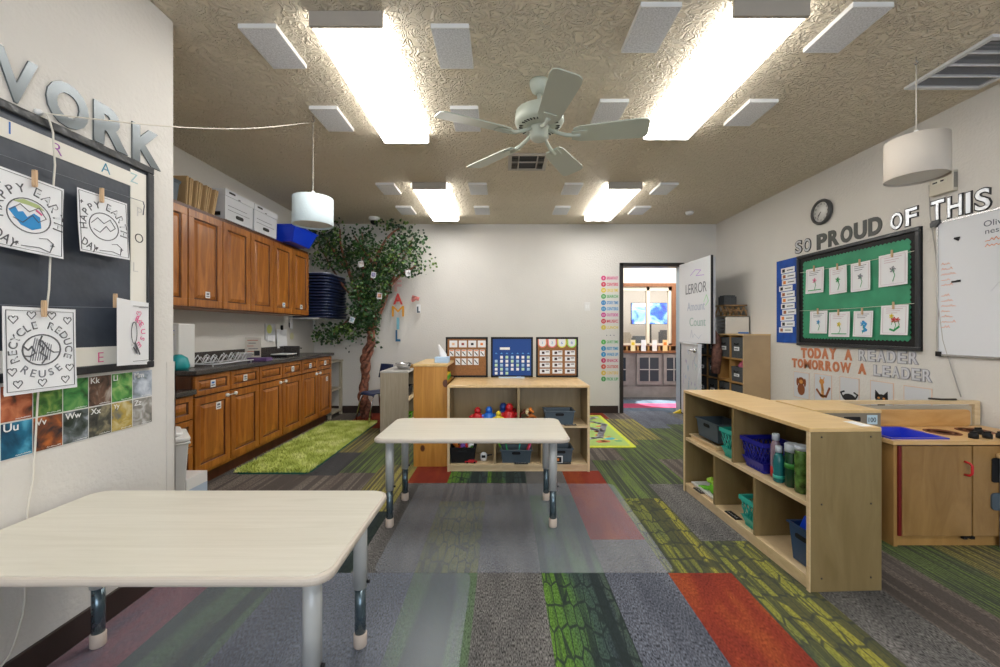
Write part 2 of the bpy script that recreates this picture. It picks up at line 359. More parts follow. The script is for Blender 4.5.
lay = {
 -9: [(-3.2, 9, None)], -8: [(-3.2, 2.9, 'gray'), (2.9, 5.7, 'brown')],
 -7: [(-3.2, 3.26, 'brown'), (3.26, 4.9, 'gray'), (4.9, 5.7, 'brown')],
 -6: [(-3.2, 3.26, 'brown'), (3.26, 4.9, 'gray'), (4.9, 5.1, 'brown'), (5.1, 5.7, 'red')],
 -5: [(-3.2, 2.1, 'plum'), (2.1, 3.24, 'brown'), (3.24, 3.85, 'dark'), (3.85, 4.8, 'ylines'), (4.8, 5.7, 'red')],
 -4: [(-3.2, 2.0, 'mute'), (2.0, 2.9, 'green'), (2.9, 3.3, 'brown'), (3.3, 4.2, 'glines'), (4.2, 5.7, 'dark')],
 -3: [(-3.2, 1.94, 'weave'), (1.94, 2.6, 'green'), (2.6, 3.5, 'ylines'), (3.5, 4.4, 'glines'), (4.4, 5.7, 'brown')],
 -2: [(-3.2, 1.94, 'weave'), (1.94, 3.08, 'gray'), (3.08, 3.9, 'red'), (3.9, 5.7, 'dark')],
 -1: [(-3.2, 1.94, 'mute'), (1.94, 2.75, 'ymute'), (2.75, 3.08, 'brown'), (3.08, 3.95, 'green'), (3.95, 5.7, 'brown')],
 0: [(-3.2, 1.02, 'red'), (1.02, 1.94, 'gray'), (1.94, 2.85, 'gray'), (2.85, 3.08, 'brown'), (3.08, 3.95, 'green'), (3.95, 5.7, 'gray')],
 1: [(-3.2, 1.02, 'brown'), (1.02, 1.94, 'green'), (1.94, 2.85, 'mute'), (2.85, 3.95, 'gray'), (3.95, 5.7, 'ylines')],
 2: [(-3.2, 1.02, 'gray'), (1.02, 1.94, 'weave'), (1.94, 2.25, 'gray'), (2.25, 3.12, 'red'), (3.12, 3.35, 'red'), (3.35, 3.9, 'brown'), (3.9, 5.7, 'ylines')],
 3: [(-3.2, 1.02, 'green'), (1.02, 1.94, 'red'), (1.94, 2.80, 'yellow'), (2.80, 3.62, 'glines'), (3.62, 4.0, 'brown'), (4.0, 5.7, 'red')],
 4: [(-3.2, .4, 'weave'), (.4, 1.32, 'yellow'), (1.32, 2.235, 'yellow'), (2.235, 3.06, 'gray'), (3.06, 4.1, 'glines'), (4.1, 5.3, 'ylines'), (5.3, 5.7, 'red')],
 5: [(-3.2, 2.1, 'gray'), (2.1, 3.1, 'gray'), (3.1, 3.65, 'brown'), (3.65, 4.3, 'glines'), (4.3, 5.3, 'ylines'), (5.3, 5.82, 'brown')],
 6: [(-3.2, 2.2, 'brown'), (2.2, 3.1, 'yellow'), (3.1, 3.9, 'glines'), (3.9, 4.8, 'glines'), (4.8, 5.82, 'weave')],
 7: [(-3.2, 1.6, 'green'), (1.6, 2.5, 'glines'), (2.5, 4.1, 'brown'), (4.1, 5.0, 'glines'), (5.0, 5.82, 'weave')],
 8: [(-3.2, 1.8, 'dark'), (1.8, 2.7, 'ylines'), (2.7, 5.7, 'gray')],
 9: [(-3.2, 1.9, 'green'), (1.9, 5.7, 'glines')]}
mb = MB()
for k, rows in lay.items():
    x0, x1 = -.12 + .3 * k, -.12 + .3 * (k + 1)
    if k == 9: x1 = XR
    x0 = max(x0, XL)
    for y0, y1, kd in rows:
        if kd is None: y1 = 5.7; kd = 'gray'
        if k < -6: y0 = max(y0, 1.9)
        mb.add([(x0, y0, 0), (x1, y0, 0), (x1, y1, 0), (x0, y1, 0)], [(0, 1, 2, 3)], kinds.index(kd))
for i in range(12):                                # hall beyond the doorway
    y0 = 5.7 + i * .36
    mb.add([(.5, y0 - .3 * 0, -.001), (4.5, y0, -.001), (4.5, y0 + .36, -.001), (.5, y0 + .36, -.001)], [(0, 1, 2, 3)], kinds.index(['hallb', 'hall', 'hallb', 'dark'][i % 4]))
struct(mb.build('floor', CM), 'patchwork carpet of grey, green, yellow and red planks')
mb = MB().box(XL - .1, 4.6, YR - .1, 10.1, ZC, ZC + .1); struct(mb.build('ceiling', CEIL), 'tan knockdown textured ceiling')
mb = MB().box(XN - .12, XN, YR, YN, 0, ZC).box(XL - .1, XN - .12, YN - .12, YN, 0, ZC); struct(mb.build('wall_left', WALL, bevel=.008), 'near left wall ending in a rounded corner')
mb = MB().box(XN - .0025, XN + .003, YN - .045, YN + .004, .1, 1.0).box(XN - .05, XN + .003, YN - .001, YN + .004, .1, 1.0); struct(mb.build('trim_1', mat('corner_guard', (.66, .63, .59), .5)), 'corner guard on the end of the near left wall')
mb = MB().box(XL - .1, XL, YN, YB + .12, 0, ZC); struct(mb.build('wall_kitchen', WALL), 'side wall behind the cabinets')
mb = MB().box(XL - .1, DX0 - .03, YB, YB + .12, 0, ZC).box(DX1 + .03, 4.6, YB, YB + .12, 0, ZC).box(DX0 - .03, DX1 + .03, YB, YB + .12, DZ + .03, ZC)
struct(mb.build('wall_back', WALL), 'plain back wall with a doorway')
mb = MB().box(XR, XR + .1, YR, YB, 0, ZC); struct(mb.build('wall_right', WALL), 'right wall with boards and lettering')
mb = MB().box(XN - .1, -1.1, YR - .1, YR, 0, ZC).box(2.5, XR + .1, YR - .1, YR, 0, ZC).box(-1.1, 2.5, YR - .1, YR, 0, .5).box(-1.1, 2.5, YR - .1, YR, 2.4, ZC).box(.62, .78, YR - .1, YR, .5, 2.4)
struct(mb.build('wall_rear', WALL))
for i, (a, b) in enumerate(((-1.1, .62), (.78, 2.5))):
    mb = MB().box(a, b, YR - .07, YR - .03, .5, .55).box(a, b, YR - .07, YR - .03, 2.35, 2.4).box(a, a + .05, YR - .07, YR - .03, .5, 2.4).box(b - .05, b, YR - .07, YR - .03, .5, 2.4).box(a, b, YR - .07, YR - .03, 1.42, 1.47)
    struct(mb.build('window_%d' % (i + 2), WHITE))
# baseboards
bh = .10
struct(MB().box(XN, XN + .012, YR, YN + .012, 0, bh).box(XN - .12, XN + .012, YN, YN + .012, 0, bh).build('baseboard_left', BASEB))
struct(MB().box(XL, DX0 - .07, YB - .012, YB, 0, bh).box(DX1 + .07, XR, YB - .012, YB, 0, bh).build('baseboard_back', BASEB))
struct(MB().box(XR - .012, XR, YR, YB, 0, bh).build('baseboard_right', BASEB))
struct(MB().box(XL, XL + .012, YN, YB, 0, bh).build('baseboard_kitchen', BASEB))
# door frame and the two leaves of the split door
mb = MB().box(DX0 - .05, DX0, YB - .025, YB + .14, 0, DZ + .05).box(DX1, DX1 + .05, YB - .0, YB + .14, 0, DZ + .05).box(DX0 - .05, DX1 + .05, YB - .025, YB + .14, DZ, DZ + .05)
struct(mb.build('trim_2', DKMETAL, bevel=.004), 'dark metal door frame')
struct(MB().box(DX1 - .004, DX1 - .0005, YB - .0, YB + .13, 0, DZ).build('trim_3', mat('jamb_painted_light', (.42, .52, .60), .4)), 'hinge side of the door frame, lit look painted pale blue')  # pale blue strip paints the light falling on the jamb
d = bpy.data.objects.new('door_1', None); C.objects.link(d); d.location = (DX1, YB - .03, 0); struct(d, 'split classroom door swung open into the room')
up = MB().box(0, .745, 0, .04, .985, DZ).build('upper_leaf', DOORM, d, (.004, 0, 0), -86.5, bevel=.003)
lo = MB().box(0, .765, 0, .04, .02, .965).box(-.0, .765, -.012, .045, .965, .980).build('lower_leaf', DOORM, d, (0, 0, 0), -99.5, bevel=.003)
mb = MB().cyl((.70, -.004, .90), (.70, -.03, .90), .028).cyl((.70, -.03, .90), (.70, -.055, .90), .012).tube([(.70, -.05, .90), (.62, -.055, .90), (.59, -.055, .90)], .009)
mb.build('door_handle', CHROME, lo)
mb = MB(); random.seed(3)
for i in range(26):
    x, z = random.uniform(.1, .72), random.uniform(.12, .9); pts = [(x, z)]
    for k in range(5): x += random.uniform(-.04, .04); z += random.uniform(-.05, .05); pts.append((min(max(x, .05), .75), min(max(z, .08), .94)))
    mb.stroke(pts, .006, -.0005, i % 3)
mb.build('marker_scribbles', [mat('pale_scribble', (.35, .45, .66), .7), mat('pale_scribble_violet', (.48, .42, .62), .7), mat('pale_scribble_teal', (.33, .55, .60), .7)], lo)
wb = thing('whiteboard', 'large whiteboard with child marker writing, hung on upper half of open door', 'whiteboard', (DX1, YB - .03, 0), -86.5)
MB().box(-.0, .768, -.028, -.006, .985, 2.045).build('board', [WBOARD], wb, bevel=.002)
MB().box(.768, .780, -.030, -.004, .985, 2.045).build('edge_strip', FRAMEB, wb)
mb = MB().text('LERROR', .18, 1.62, .13, .5, -.029, .001, 0).text('Amount', .22, 1.40, .11, .42, -.029, .001, 1).text('Count', .28, 1.20, .11, .38, -.029, .001, 2)
mb.stroke([(.30, 1.86), (.42, 1.92), (.55, 1.90), (.44, 1.84), (.62, 1.83)], .008, -.029, 3).stroke([(.3, 1.05), (.33, 1.15), (.36, 1.05), (.40, 1.10), (.5, 1.04), (.56, 1.09)], .005, -.029, 1)
mb.stroke([(.62, 1.50), (.68, 1.58), (.72, 1.5), (.66, 1.45)], .01, -.029, 4)
mb.build('writing', [INKG, mat('pale_ink', (.40, .44, .56), .7), mat('pale_ink_green', (.34, .48, .46), .7), mat('pale_ink_violet', (.40, .25, .62), .7), mat('pale_green', (.35, .65, .40), .7)], wb)
tag(MB().prism([(0, 0), (.1, 0), (.1, .05)], 0, .04).build('door_stop', YEL, None, (2.36, 5.66, 0), 0), 'yellow wedge door stop at foot of doorway', 'door stop')

# hall beyond the doorway
HW = mat('hall_wall', (.62, .58, .52), .8)
wx0, wx1, wz0, wz1 = .9, 2.995, .88, 1.92
struct(MB().box(.5, wx0, 7.3, 7.4, 0, ZC).box(wx1, 4.5, 7.3, 7.4, 0, ZC).box(wx0, wx1, 7.3, 7.4, wz1, ZC).box(wx0, wx1, 7.3, 7.4, 0, wz0).box(4.5, 4.6, 5.8, 10, 0, ZC).box(.4, .5, 5.8, 10, 0, ZC).box(.4, 4.6, 9.9, 10, 0, ZC).build('wall_hall', HW), 'hall walls seen through the doorway')
BRN = wood('brown_trim', (.16, .06, .025), (.24, .10, .04), (3, 3, .5), 5, .4)
wn = bpy.data.objects.new('window_1', None); C.objects.link(wn); wn.location = (2.0, 7.28, wz0); struct(wn, 'interior window with brown casing seen through doorway')
O = (2.0, 7.28, wz0)
MB(O).box(wx0 - .08, wx1 + .08, 7.26, 7.3, wz1, wz1 + .06).box(wx1, wx1 + .08, 7.26, 7.3, wz0, wz1).box(wx0 - .08, wx0, 7.26, 7.3, wz0, wz1).build('casing', BRN, wn)
mb = MB(O)
for x in (wx0, 1.65, 2.555, wx1 - .05): mb.box(x, x + .05, 7.29, 7.36, wz0, wz1)
mb.box(wx0, wx1, 7.29, 7.36, wz1 - .07, wz1).box(wx0, wx1, 7.29, 7.36, wz0, wz0 + .03); mb.build('sash', mat('cream_sash', (.74, .68, .55), .5), wn)
def glass(name):
    m = bpy.data.materials.new(name); m.use_nodes = True; t = m.node_tree; t.nodes.clear()
    o = t.nodes.new('ShaderNodeOutputMaterial'); mx = t.nodes.new('ShaderNodeMixShader'); tr = t.nodes.new('ShaderNodeBsdfTransparent'); gl = t.nodes.new('ShaderNodeBsdfGlossy')
    gl.inputs['Roughness'].default_value = .03; mx.inputs[0].default_value = .06
    t.links.new(tr.outputs[0], mx.inputs[1]); t.links.new(gl.outputs[0], mx.inputs[2]); t.links.new(mx.outputs[0], o.inputs[0]); return m
GLASS = glass('clear_glass')
MB(O).box(wx0, wx1, 7.318, 7.322, wz0, wz1).build('pane', GLASS, wn)
# TV in the room beyond, counter, grey cabinets and hanging cards
tv = thing('television', 'wall television showing a blue swirling picture, beyond interior window', 'television', (3.31, 9.2, 1.28))
MB().box(-.43, .43, 0, .05, 0, .48).build('bezel', BLACK, tv)
MB().box(-.42, .42, -.003, 0, .012, .468).build('screen', picture('tv_swirl', [(.005, .02, .25), (.01, .10, .75), (.25, .5, 1), (.9, .95, 1)], 3.2, 4, .9), tv)
tag(MB().box(-.05, .05, 0, .1, 0, 1.28).box(-.4, .4, -.15, .35, -.0, .03).build('television_stand', BLACK, None, (3.31, 9.28, 0)), 'black stand carrying the television beyond the window', 'stand')
pf = thing('wall_picture', 'small dark picture frame on wall left of the television', 'picture', (2.73, 9.86, 1.42))
MB().box(-.1, .1, 0, .03, -.2, .25).box(0, 0, 0, 0, 0, 0).build('frame', BLACK, pf); MB().box(-.07, .07, -.004, 0, -.17, .22).build('picture', PAPER2, pf)
for i, (x, h_, c) in enumerate(((2.62, .5, DRIFT), (2.95, .42, SLATEP), (3.55, .55, GREYF), (3.85, .4, BRN))):
    o = MB().box(-.13, .13, -.12, .12, 0, h_).box(-.11, .11, -.1, .1, h_, h_ + .04).build('storage_tub', c, None, (x, 8.9, .56))
    tag(o, ['weathered wood', 'slate blue', 'charcoal', 'brown'][i] + ' tub on table in the room beyond the window', 'tub', 'tubs beyond the window')
tag(MB().box(-.9, .9, -.3, .3, .52, .56).box(-.88, -.82, -.28, .28, 0, .52).box(.82, .88, -.28, .28, 0, .52).build('side_table', BRN, None, (3.2, 8.9, 0)), 'brown table below the television beyond the window', 'table')
lk = thing('hall_cabinet', 'grey hall cabinet with glazed doors below the interior window', 'cabinet', (2.2, 7.0, 0))
GREYC = mat('grey_cabinet_paint', (.26, .24, .23), .5, noise=.15, nscale=8)
O = (2.2, 7.0, 0)
MB(O).box(1.2, 3.06, 7.02, 7.28, 0, .76).box(1.2, 3.06, 7.0, 7.02, .0, .19).build('body', GREYC, lk)
MB(O).box(1.15, 3.1, 6.97, 7.29, .76, .79).build('worktop', BRN, lk)
for x in (1.30, 1.72, 2.28, 2.74):
    w2 = .34 if x > 2.7 else .42
    dd = MB(O).box(x, x + w2, 6.985, 7.0, .22, .74).build('door', GREYC, lk)
    MB(O).box(x + .05, x + w2 - .05, 6.979, 6.986, .28, .68).build('glass_panel', mat('dark_glass', (.03, .04, .055), .1), dd)
    MB(O).box(x + w2 / 2 - .008, x + w2 / 2 + .008, 6.974, 6.98, .28, .68).box(x + .05, x + w2 - .05, 6.974, 6.98, .47, .485).build('muntin', mat('muntin_grey', (.42, .41, .40), .5), dd)
ck = thing('pigeonhole_rack', 'brown pigeonhole rack standing on hall cabinet under window sill', 'rack', (2.1, 7.1, .79))
MB((2.1, 7.1, .79)).box(1.2, 3.08, 7.22, 7.27, .79, .88).box(1.2, 3.08, 7.05, 7.27, .87, .885).box(1.2, 3.08, 7.05, 7.27, .79, .797).build('case', BRN, ck)
mb = MB((2.1, 7.1, .79))
for i in range(11): mb.box(1.2 + i * .184, 1.23 + i * .184, 7.05, 7.22, .797, .87)
mb.build('divider', MAPLE, ck)
for i, (px, c) in enumerate(((2.23, YEL), (2.41, PAPER), (2.60, PAPER), (2.78, ORANGE))):
    o = MB().box(-.04, .04, 0, .003, -.2, 0).box(-.025, .025, -.002, 0, -.09, -.04, 1).build('hanging_card', [mat('card_' + str(i), [(.85, .75, .45), (.8, .82, .85), (.82, .8, .78), (.85, .62, .30)][i], .7), c], None, (px, 7.03, .98))
    tag(o, '%s card of four hanging on the hall window counter' % ['leftmost yellowish', 'second from left, white', 'third from left, white', 'rightmost orange'][i], 'card', 'cards on the hall counter')
sh_ = thing('wire_basket', 'white wire basket inside glazed hall cabinet, right door', 'basket', (2.93, 6.95, 0))

bpy.data.objects.remove(sh_)

# ------------------------------------------------------------------ ceiling: lights, tiles, grilles
DIFF = bpy.data.materials.new('diffuser_glow'); DIFF.use_nodes = True
t = DIFF.node_tree; b = t.nodes['Principled BSDF']; tc = t.nodes.new('ShaderNodeTexCoord'); sx = t.nodes.new('ShaderNodeSeparateXYZ'); t.links.new(tc.outputs['Object'], sx.inputs[0])
a = mathn(t, 'MULTIPLY', sx.outputs[0], 2 * math.pi / .115); a = mathn(t, 'COSINE', a); a = mathn(t, 'MULTIPLY', a, .35); a = mathn(t, 'ADD', a, .8); a = mathn(t, 'MULTIPLY', a, LAMP)
b.inputs['Base Color'].default_value = (.8, .8, .8, 1); b.inputs['Emission Color'].default_value = (1, .975, .935, 1); t.links.new(a, b.inputs['Emission Strength'])
HOUS = mat('fixture_enamel', (.42, .38, .33), .4)
def fixture(label, x, y):
    r = thing('ceiling_light', label, 'ceiling light', (x, y, ZC), 0, 'fluorescent ceiling lights')
    mb = MB(); mb.box(-.17, .17, -.605, -.585, -.07, 0).box(-.17, .17, .585, .605, -.07, 0).box(-.12, .12, -.585, .585, -.03, 0)
    mb.build('housing', HOUS, r, bevel=.003)
    n = 7; prof = [(-.168, -.012), (-.168, -.058), (-.155, -.07), (.155, -.07), (.168, -.058), (.168, -.012)]
    v = [(x_, y_, z_) for y_ in (-.585, .585) for x_, z_ in prof]; m = len(prof)
    MB().add(v, [(i + m, i + 1 + m, i + 1, i) for i in range(m - 1)]).build('diffuser', DIFF, r)
    return r
L0 = fixture('near left fluorescent ceiling light, seen end on in beige housing', -.725, 2.49)
for lb, x, y in (('near right fluorescent ceiling light cut by the top edge', 1.20, 2.43), ('far left fluorescent ceiling light near the tree', -.735, 4.68), ('far right fluorescent ceiling light before the doorway', 1.215, 4.67),
                 ('ceiling light behind the viewpoint, left one', -.73, .0), ('ceiling light behind the viewpoint, right one', 1.21, -.1), ('rearmost ceiling light on left', -.73, -2.0), ('rearmost ceiling light on right', 1.21, -2.0)):
    if y < 1: continue
    dup(L0, (x, y, ZC), 0, lb)
for lb, x, y in (('ceiling light over the rear of the room, left one', -.73, -.15), ('ceiling light over the rear of the room, right one', 1.21, -.2)):
    dup(L0, (x, y, ZC), 0, lb)
cols = [(-1.18, 'far left column'), (-.255, 'column left of fan'), (.71, 'column right of fan'), (1.66, 'far right column')]
rows = [(2.12, 'nearest row'), (2.84, 'second row from camera'), (4.24, 'third row from camera'), (5.0, 'last row by back wall')]
T0 = None
for x, cn in cols:
    for y, rn in rows:
        yy = y - (.13 if x > .5 and y < 2.5 else .0) - (.08 if x > .5 and 2.5 < y < 3 else 0)
        lb = 'grey felt acoustic tile on ceiling, %s, %s' % (cn, rn)
        if T0 is None:
            T0 = thing('acoustic_tile', lb, 'ceiling tile', (x, yy, ZC), 0, 'acoustic tiles on the ceiling')
            MB().box(-.088, .088, -.15, .15, -.022, 0).build('felt_panel', FELT, T0, bevel=.003)
            MB().box(-.092, -.088, -.154, .154, -.022, 0).box(.088, .092, -.154, .154, -.022, 0).box(-.088, .088, -.154, -.15, -.022, 0).box(-.088, .088, .15, .154, -.022, 0).build('edge_band', WHITE, T0)
        else: dup(T0, (x, yy, ZC), 0, lb)
g = thing('air_return_grille', 'large white louvred return grille on ceiling above right wall', 'vent', (2.655, 2.26, ZC))
GW = mat('grille_white', (.72, .72, .73), .4)
MB().box(-.225, .225, -.225, -.2, -.015, 0).box(-.225, .225, .2, .225, -.015, 0).box(-.225, -.2, -.2, .2, -.015, 0).box(.2, .225, -.2, .2, -.015, 0).box(-.2, .2, -.105, -.095, -.015, 0).box(-.2, .2, -.005, .005, -.015, 0).box(-.2, .2, .095, .105, -.015, 0).build('frame', GW, g)
mb = MB()
for i in range(40):
    y = -.195 + i * .01
    mb.obox((0, y, -.007), (.4, .0075, .0012), (R(40), 0, 0))
mb.build('louvre', mat('louvre_grey', (.66, .67, .69), .5), g)
MB().box(-.2, .2, -.2, .2, -.0015, -.0005).build('backing', mat('duct_dark', (.10, .10, .11), .9), g)
g = thing('supply_register', 'small beige ceiling register with dark openings behind the fan', 'vent', (.215, 3.58, ZC))
mb = MB().box(-.17, .17, -.17, -.14, -.012, 0).box(-.17, .17, .14, .17, -.012, 0).box(-.17, -.14, -.14, .14, -.012, 0).box(.14, .17, -.14, .14, -.012, 0).box(-.085, -.075, -.14, .14, -.012, 0).box(.075, .085, -.14, .14, -.012, 0).box(-.14, .14, -.012, 0, -.012, 0)
for i in range(9):
    for xa in (-.14, .085): mb.obox((xa + .0275, -.125 + i * .03, -.006), (.055, .012, .0015), (R(35), 0, 0))
mb.build('frame', HOUS, g); MB().box(-.14, .14, -.14, .14, -.002, -.0005).build('opening', BLACK, g)
sd = thing('smoke_detector', 'small round white smoke detector on ceiling near right back corner', 'smoke detector', (2.32, 5.1, ZC))
MB().lathe([(.05, 0), (.05, -.02), (.035, -.035), (0.0, -.037)]).build('cover', WHITE, sd)
cm = thing('dome_camera', 'white dome security camera on ceiling above the tree', 'security camera', (-1.68, 5.35, ZC))
MB().lathe([(.07, 0), (.07, -.03), (.05, -.05)]).build('mount', WHITE, cm); MB().lathe([(.05, -.045), (.045, -.075), (.025, -.093), (0, -.097)]).build('dome', BLACK, cm)

# fan
fn = thing('ceiling_fan', 'pale green-white five blade ceiling fan between the ceiling lights', 'ceiling fan', (.215, 2.43, ZC))
MB().lathe([(.058, 0), (.058, -.02), (.045, -.055), (.02, -.075)]).build('canopy', SHEENF, fn)
MB().cyl((0, 0, -.07), (0, 0, -.16), .013).build('downrod', SHEENF, fn)
MB().lathe([(.03, -.14), (.10, -.155), (.14, -.18), (.146, -.235), (.132, -.262), (.07, -.272)], n=40).build('motor_housing', SHEENF, fn)
mb = MB()
for i in range(36):
    a = 2 * math.pi * i / 36
    if i % 7 == 6: continue
    mb.obox((.103 * math.cos(a), .103 * math.sin(a), -.2668), (.036, .006, .004), (0, R(9), a))
mb.build('vent_slot', BLACK, fn)
MB().lathe([(.062, -.27), (.062, -.285), (.055, -.29), (.055, -.33), (.04, -.345), (0, -.347)]).build('switch_housing', SHEENF, fn)
pl = [(-.045, .0)]
for k in range(5):
    ang = R(-16 + 72 * k); ca, sa = math.cos(ang), math.sin(ang)
    outl = [(.20, -.045), (.24, -.062), (.57, -.078), (.605, -.072), (.62, -.05), (.62, .05), (.605, .072), (.57, .078), (.24, .062), (.20, .045)]
    v = []
    for zz in (0, .006):
        for x_, y_ in outl: v.append((x_, y_ * math.cos(R(14)), -y_ * math.sin(R(14)) + zz))
    n = len(outl); fs = [tuple(range(n - 1, -1, -1)), tuple(range(n, 2 * n))] + [(i, (i + 1) % n, (i + 1) % n + n, i + n) for i in range(n)]
    bl = MB().add(v, fs).build('blade', SHEENF, fn, (0, 0, -.33), -11 + 72 * k)
    v2 = MB().tube([(.055, 0, .045), (.10, 0, .022), (.16, 0, .0), (.24, 0, -.006)], [.012, .011, .012, .014], 8)
    v2.obox((.235, 0, -.005), (.09, .07, .006), (R(-13), 0, 0)); v2.build('blade_bracket', SHEENF, bl)

# ------------------------------------------------------------------ tables
def make_table(label, loc):
    t = thing('activity_table', label, 'table', loc, 0, 'low classroom tables')
    W2, D2, rc = .557, .28, .055; pts = []
    for cx, cy, a0 in ((W2 - rc, D2 - rc, 0), (-W2 + rc, D2 - rc, 90), (-W2 + rc, -D2 + rc, 180), (W2 - rc, -D2 + rc, 270)):
        for k in range(7): a = R(a0 + 15 * k); pts.append((cx + rc * math.cos(a), cy + rc * math.sin(a)))
    MB().prismz(pts, .515, .538).build('edge_band', BAND, t, bevel=.008)
    MB().prismz([(x * .982, y * .965) for x, y in pts], .530, .5405).build('tabletop', LAMTOP, t, bevel=.001)
    for i, (x, y, rz) in enumerate(((-.487, -.168, 160), (.468, -.168, 200), (-.487, .207, -90), (.468, .207, 20))):
        l = MB().cyl((x, y, .215), (x, y, .512), .0245, n=20).build('leg', LEGGREY, t)
        MB().lathe([(.045, .512), (.045, .505), (.03, .495)], (x, y, 0)).build('mounting_plate', LEGGREY, l)
        mb = MB().cyl((x, y, .045), (x, y, .22), .0195, n=20)
        for k in range(6):
            a = R(rz); z = .07 + k * .025
            mb.cyl((x + .0185 * math.cos(a), y + .0185 * math.sin(a), z), (x + .0202 * math.cos(a), y + .0202 * math.sin(a), z), .0045, n=8, mi=1)
        mb.build('telescopic_insert', [STEELDK, BLACK], l)
        MB().lathe([(.021, 0), (.0235, .004), (.0235, .046), (.0195, .05)], (x, y, 0)).build('foot_cap', BEIGE, l)
        MB().cyl((x + .024, y, .235), (x + .034, y, .235), .006, n=8).build('set_screw', BLACK, l)
    return t
TB = make_table('low pale rectangular table in the foreground, pushed against left wall', (-.988, 1.287, 0))
dup(TB, (-.176, 2.568, 0), 0, 'low pale rectangular table in the middle, before open shelf')
MAT = bpy.data.materials.new('clear_vinyl'); MAT.use_nodes = True; t = MAT.node_tree; t.nodes.clear()
o = t.nodes.new('ShaderNodeOutputMaterial'); mx = t.nodes.new('ShaderNodeMixShader'); tr = t.nodes.new('ShaderNodeBsdfTransparent'); gl = t.nodes.new('ShaderNodeBsdfPrincipled')
gl.inputs['Base Color'].default_value = (.42, .47, .56, 1); gl.inputs['Roughness'].default_value = .30; gl.inputs['Specular IOR Level'].default_value = .9; mx.inputs[0].default_value = .13  # bluish base colour paints the window reflection on the clear mats
t.links.new(tr.outputs[0], mx.inputs[1]); t.links.new(gl.outputs[0], mx.inputs[2]); t.links.new(mx.outputs[0], o.inputs[0])
def rounded(x0, x1, y0, y1, r, n=5):
    p = []
    for cx, cy, a0 in ((x1 - r, y1 - r, 0), (x0 + r, y1 - r, 90), (x0 + r, y0 + r, 180), (x1 - r, y0 + r, 270)):
        for k in range(n + 1): a = R(a0 + 90 * k / n); p.append((cx + r * math.cos(a), cy + r * math.sin(a)))
    return p
tag(MB((.1, 2.5, 0)).prismz(rounded(-.62, .82, 1.94, 3.06, .05), .0005, .004).build('floor_mat', MAT, None, (.1, 2.5, 0), bevel=.001), 'clear vinyl floor mat under the middle table', 'floor mat', 'clear floor mats')
tag(MB((-.85, 1.3, 0)).prismz(rounded(-1.556, -.15, .55, 1.935, .04), .0005, .004).build('floor_mat', MAT, None, (-.85, 1.3, 0), bevel=.001), 'clear vinyl floor mat under the foreground table', 'floor mat', 'clear floor mats')

# ------------------------------------------------------------------ low open shelf units (open face to local -y, origin at front left foot)
def shelf_unit(name, label, loc, rz, w=1.156, d=.305, h=.70, M=None, upper=(.5,), lower=(1 / 3, 2 / 3), mid=.373, top=None, back=True):
    m, e, tp = M or (BIRCH, BIRCHE, BIRCHTOP); t = thing(name, label, 'shelf', loc, rz, 'low classroom shelves'); th = .019
    MB().box(0, w, -.004, d, h - th, h).build('top', top or tp, t, bevel=.003)
    for x in (0, w - th):
        s_ = MB().box(x, x + th, 0, d, 0, h - th).build('side_panel', m, t, bevel=.002)
        xx = x - .0006 if x == 0 else x + th + .0006
        for y in (.05, d - .05):
            for z in (.06, mid, h - .04): MB().cyl((xx - .001, y, z), (xx + .001, y, z), .0045, n=8).build('screw_cap', mat('screw_brown', (.06, .04, .025), .4), s_)
        MB().box(x - .0, x + th, -.004, 0, 0, h - th).build('edge_strip', e, s_)
    for z, in ((.06,), (mid,)): 
        MB().box(th, w - th, .003, d - .01, z - th, z).build('shelf_board', e, t)
    MB().box(th, w - th, .008, .024, 0, .041).build('kick_board', e, t)
    for f in upper: MB().box(w * f - .009, w * f + .009, .004, d - .01, mid, h - th).build('divider', [m], t); 
    for f in lower: MB().box(w * f - .009, w * f + .009, .004, d - .01, .06, mid - th).build('divider', [m], t)
    if back: MB().box(th, w - th, d - .01, d - .003, .06, h - th).build('back_panel', m, t)
    return t
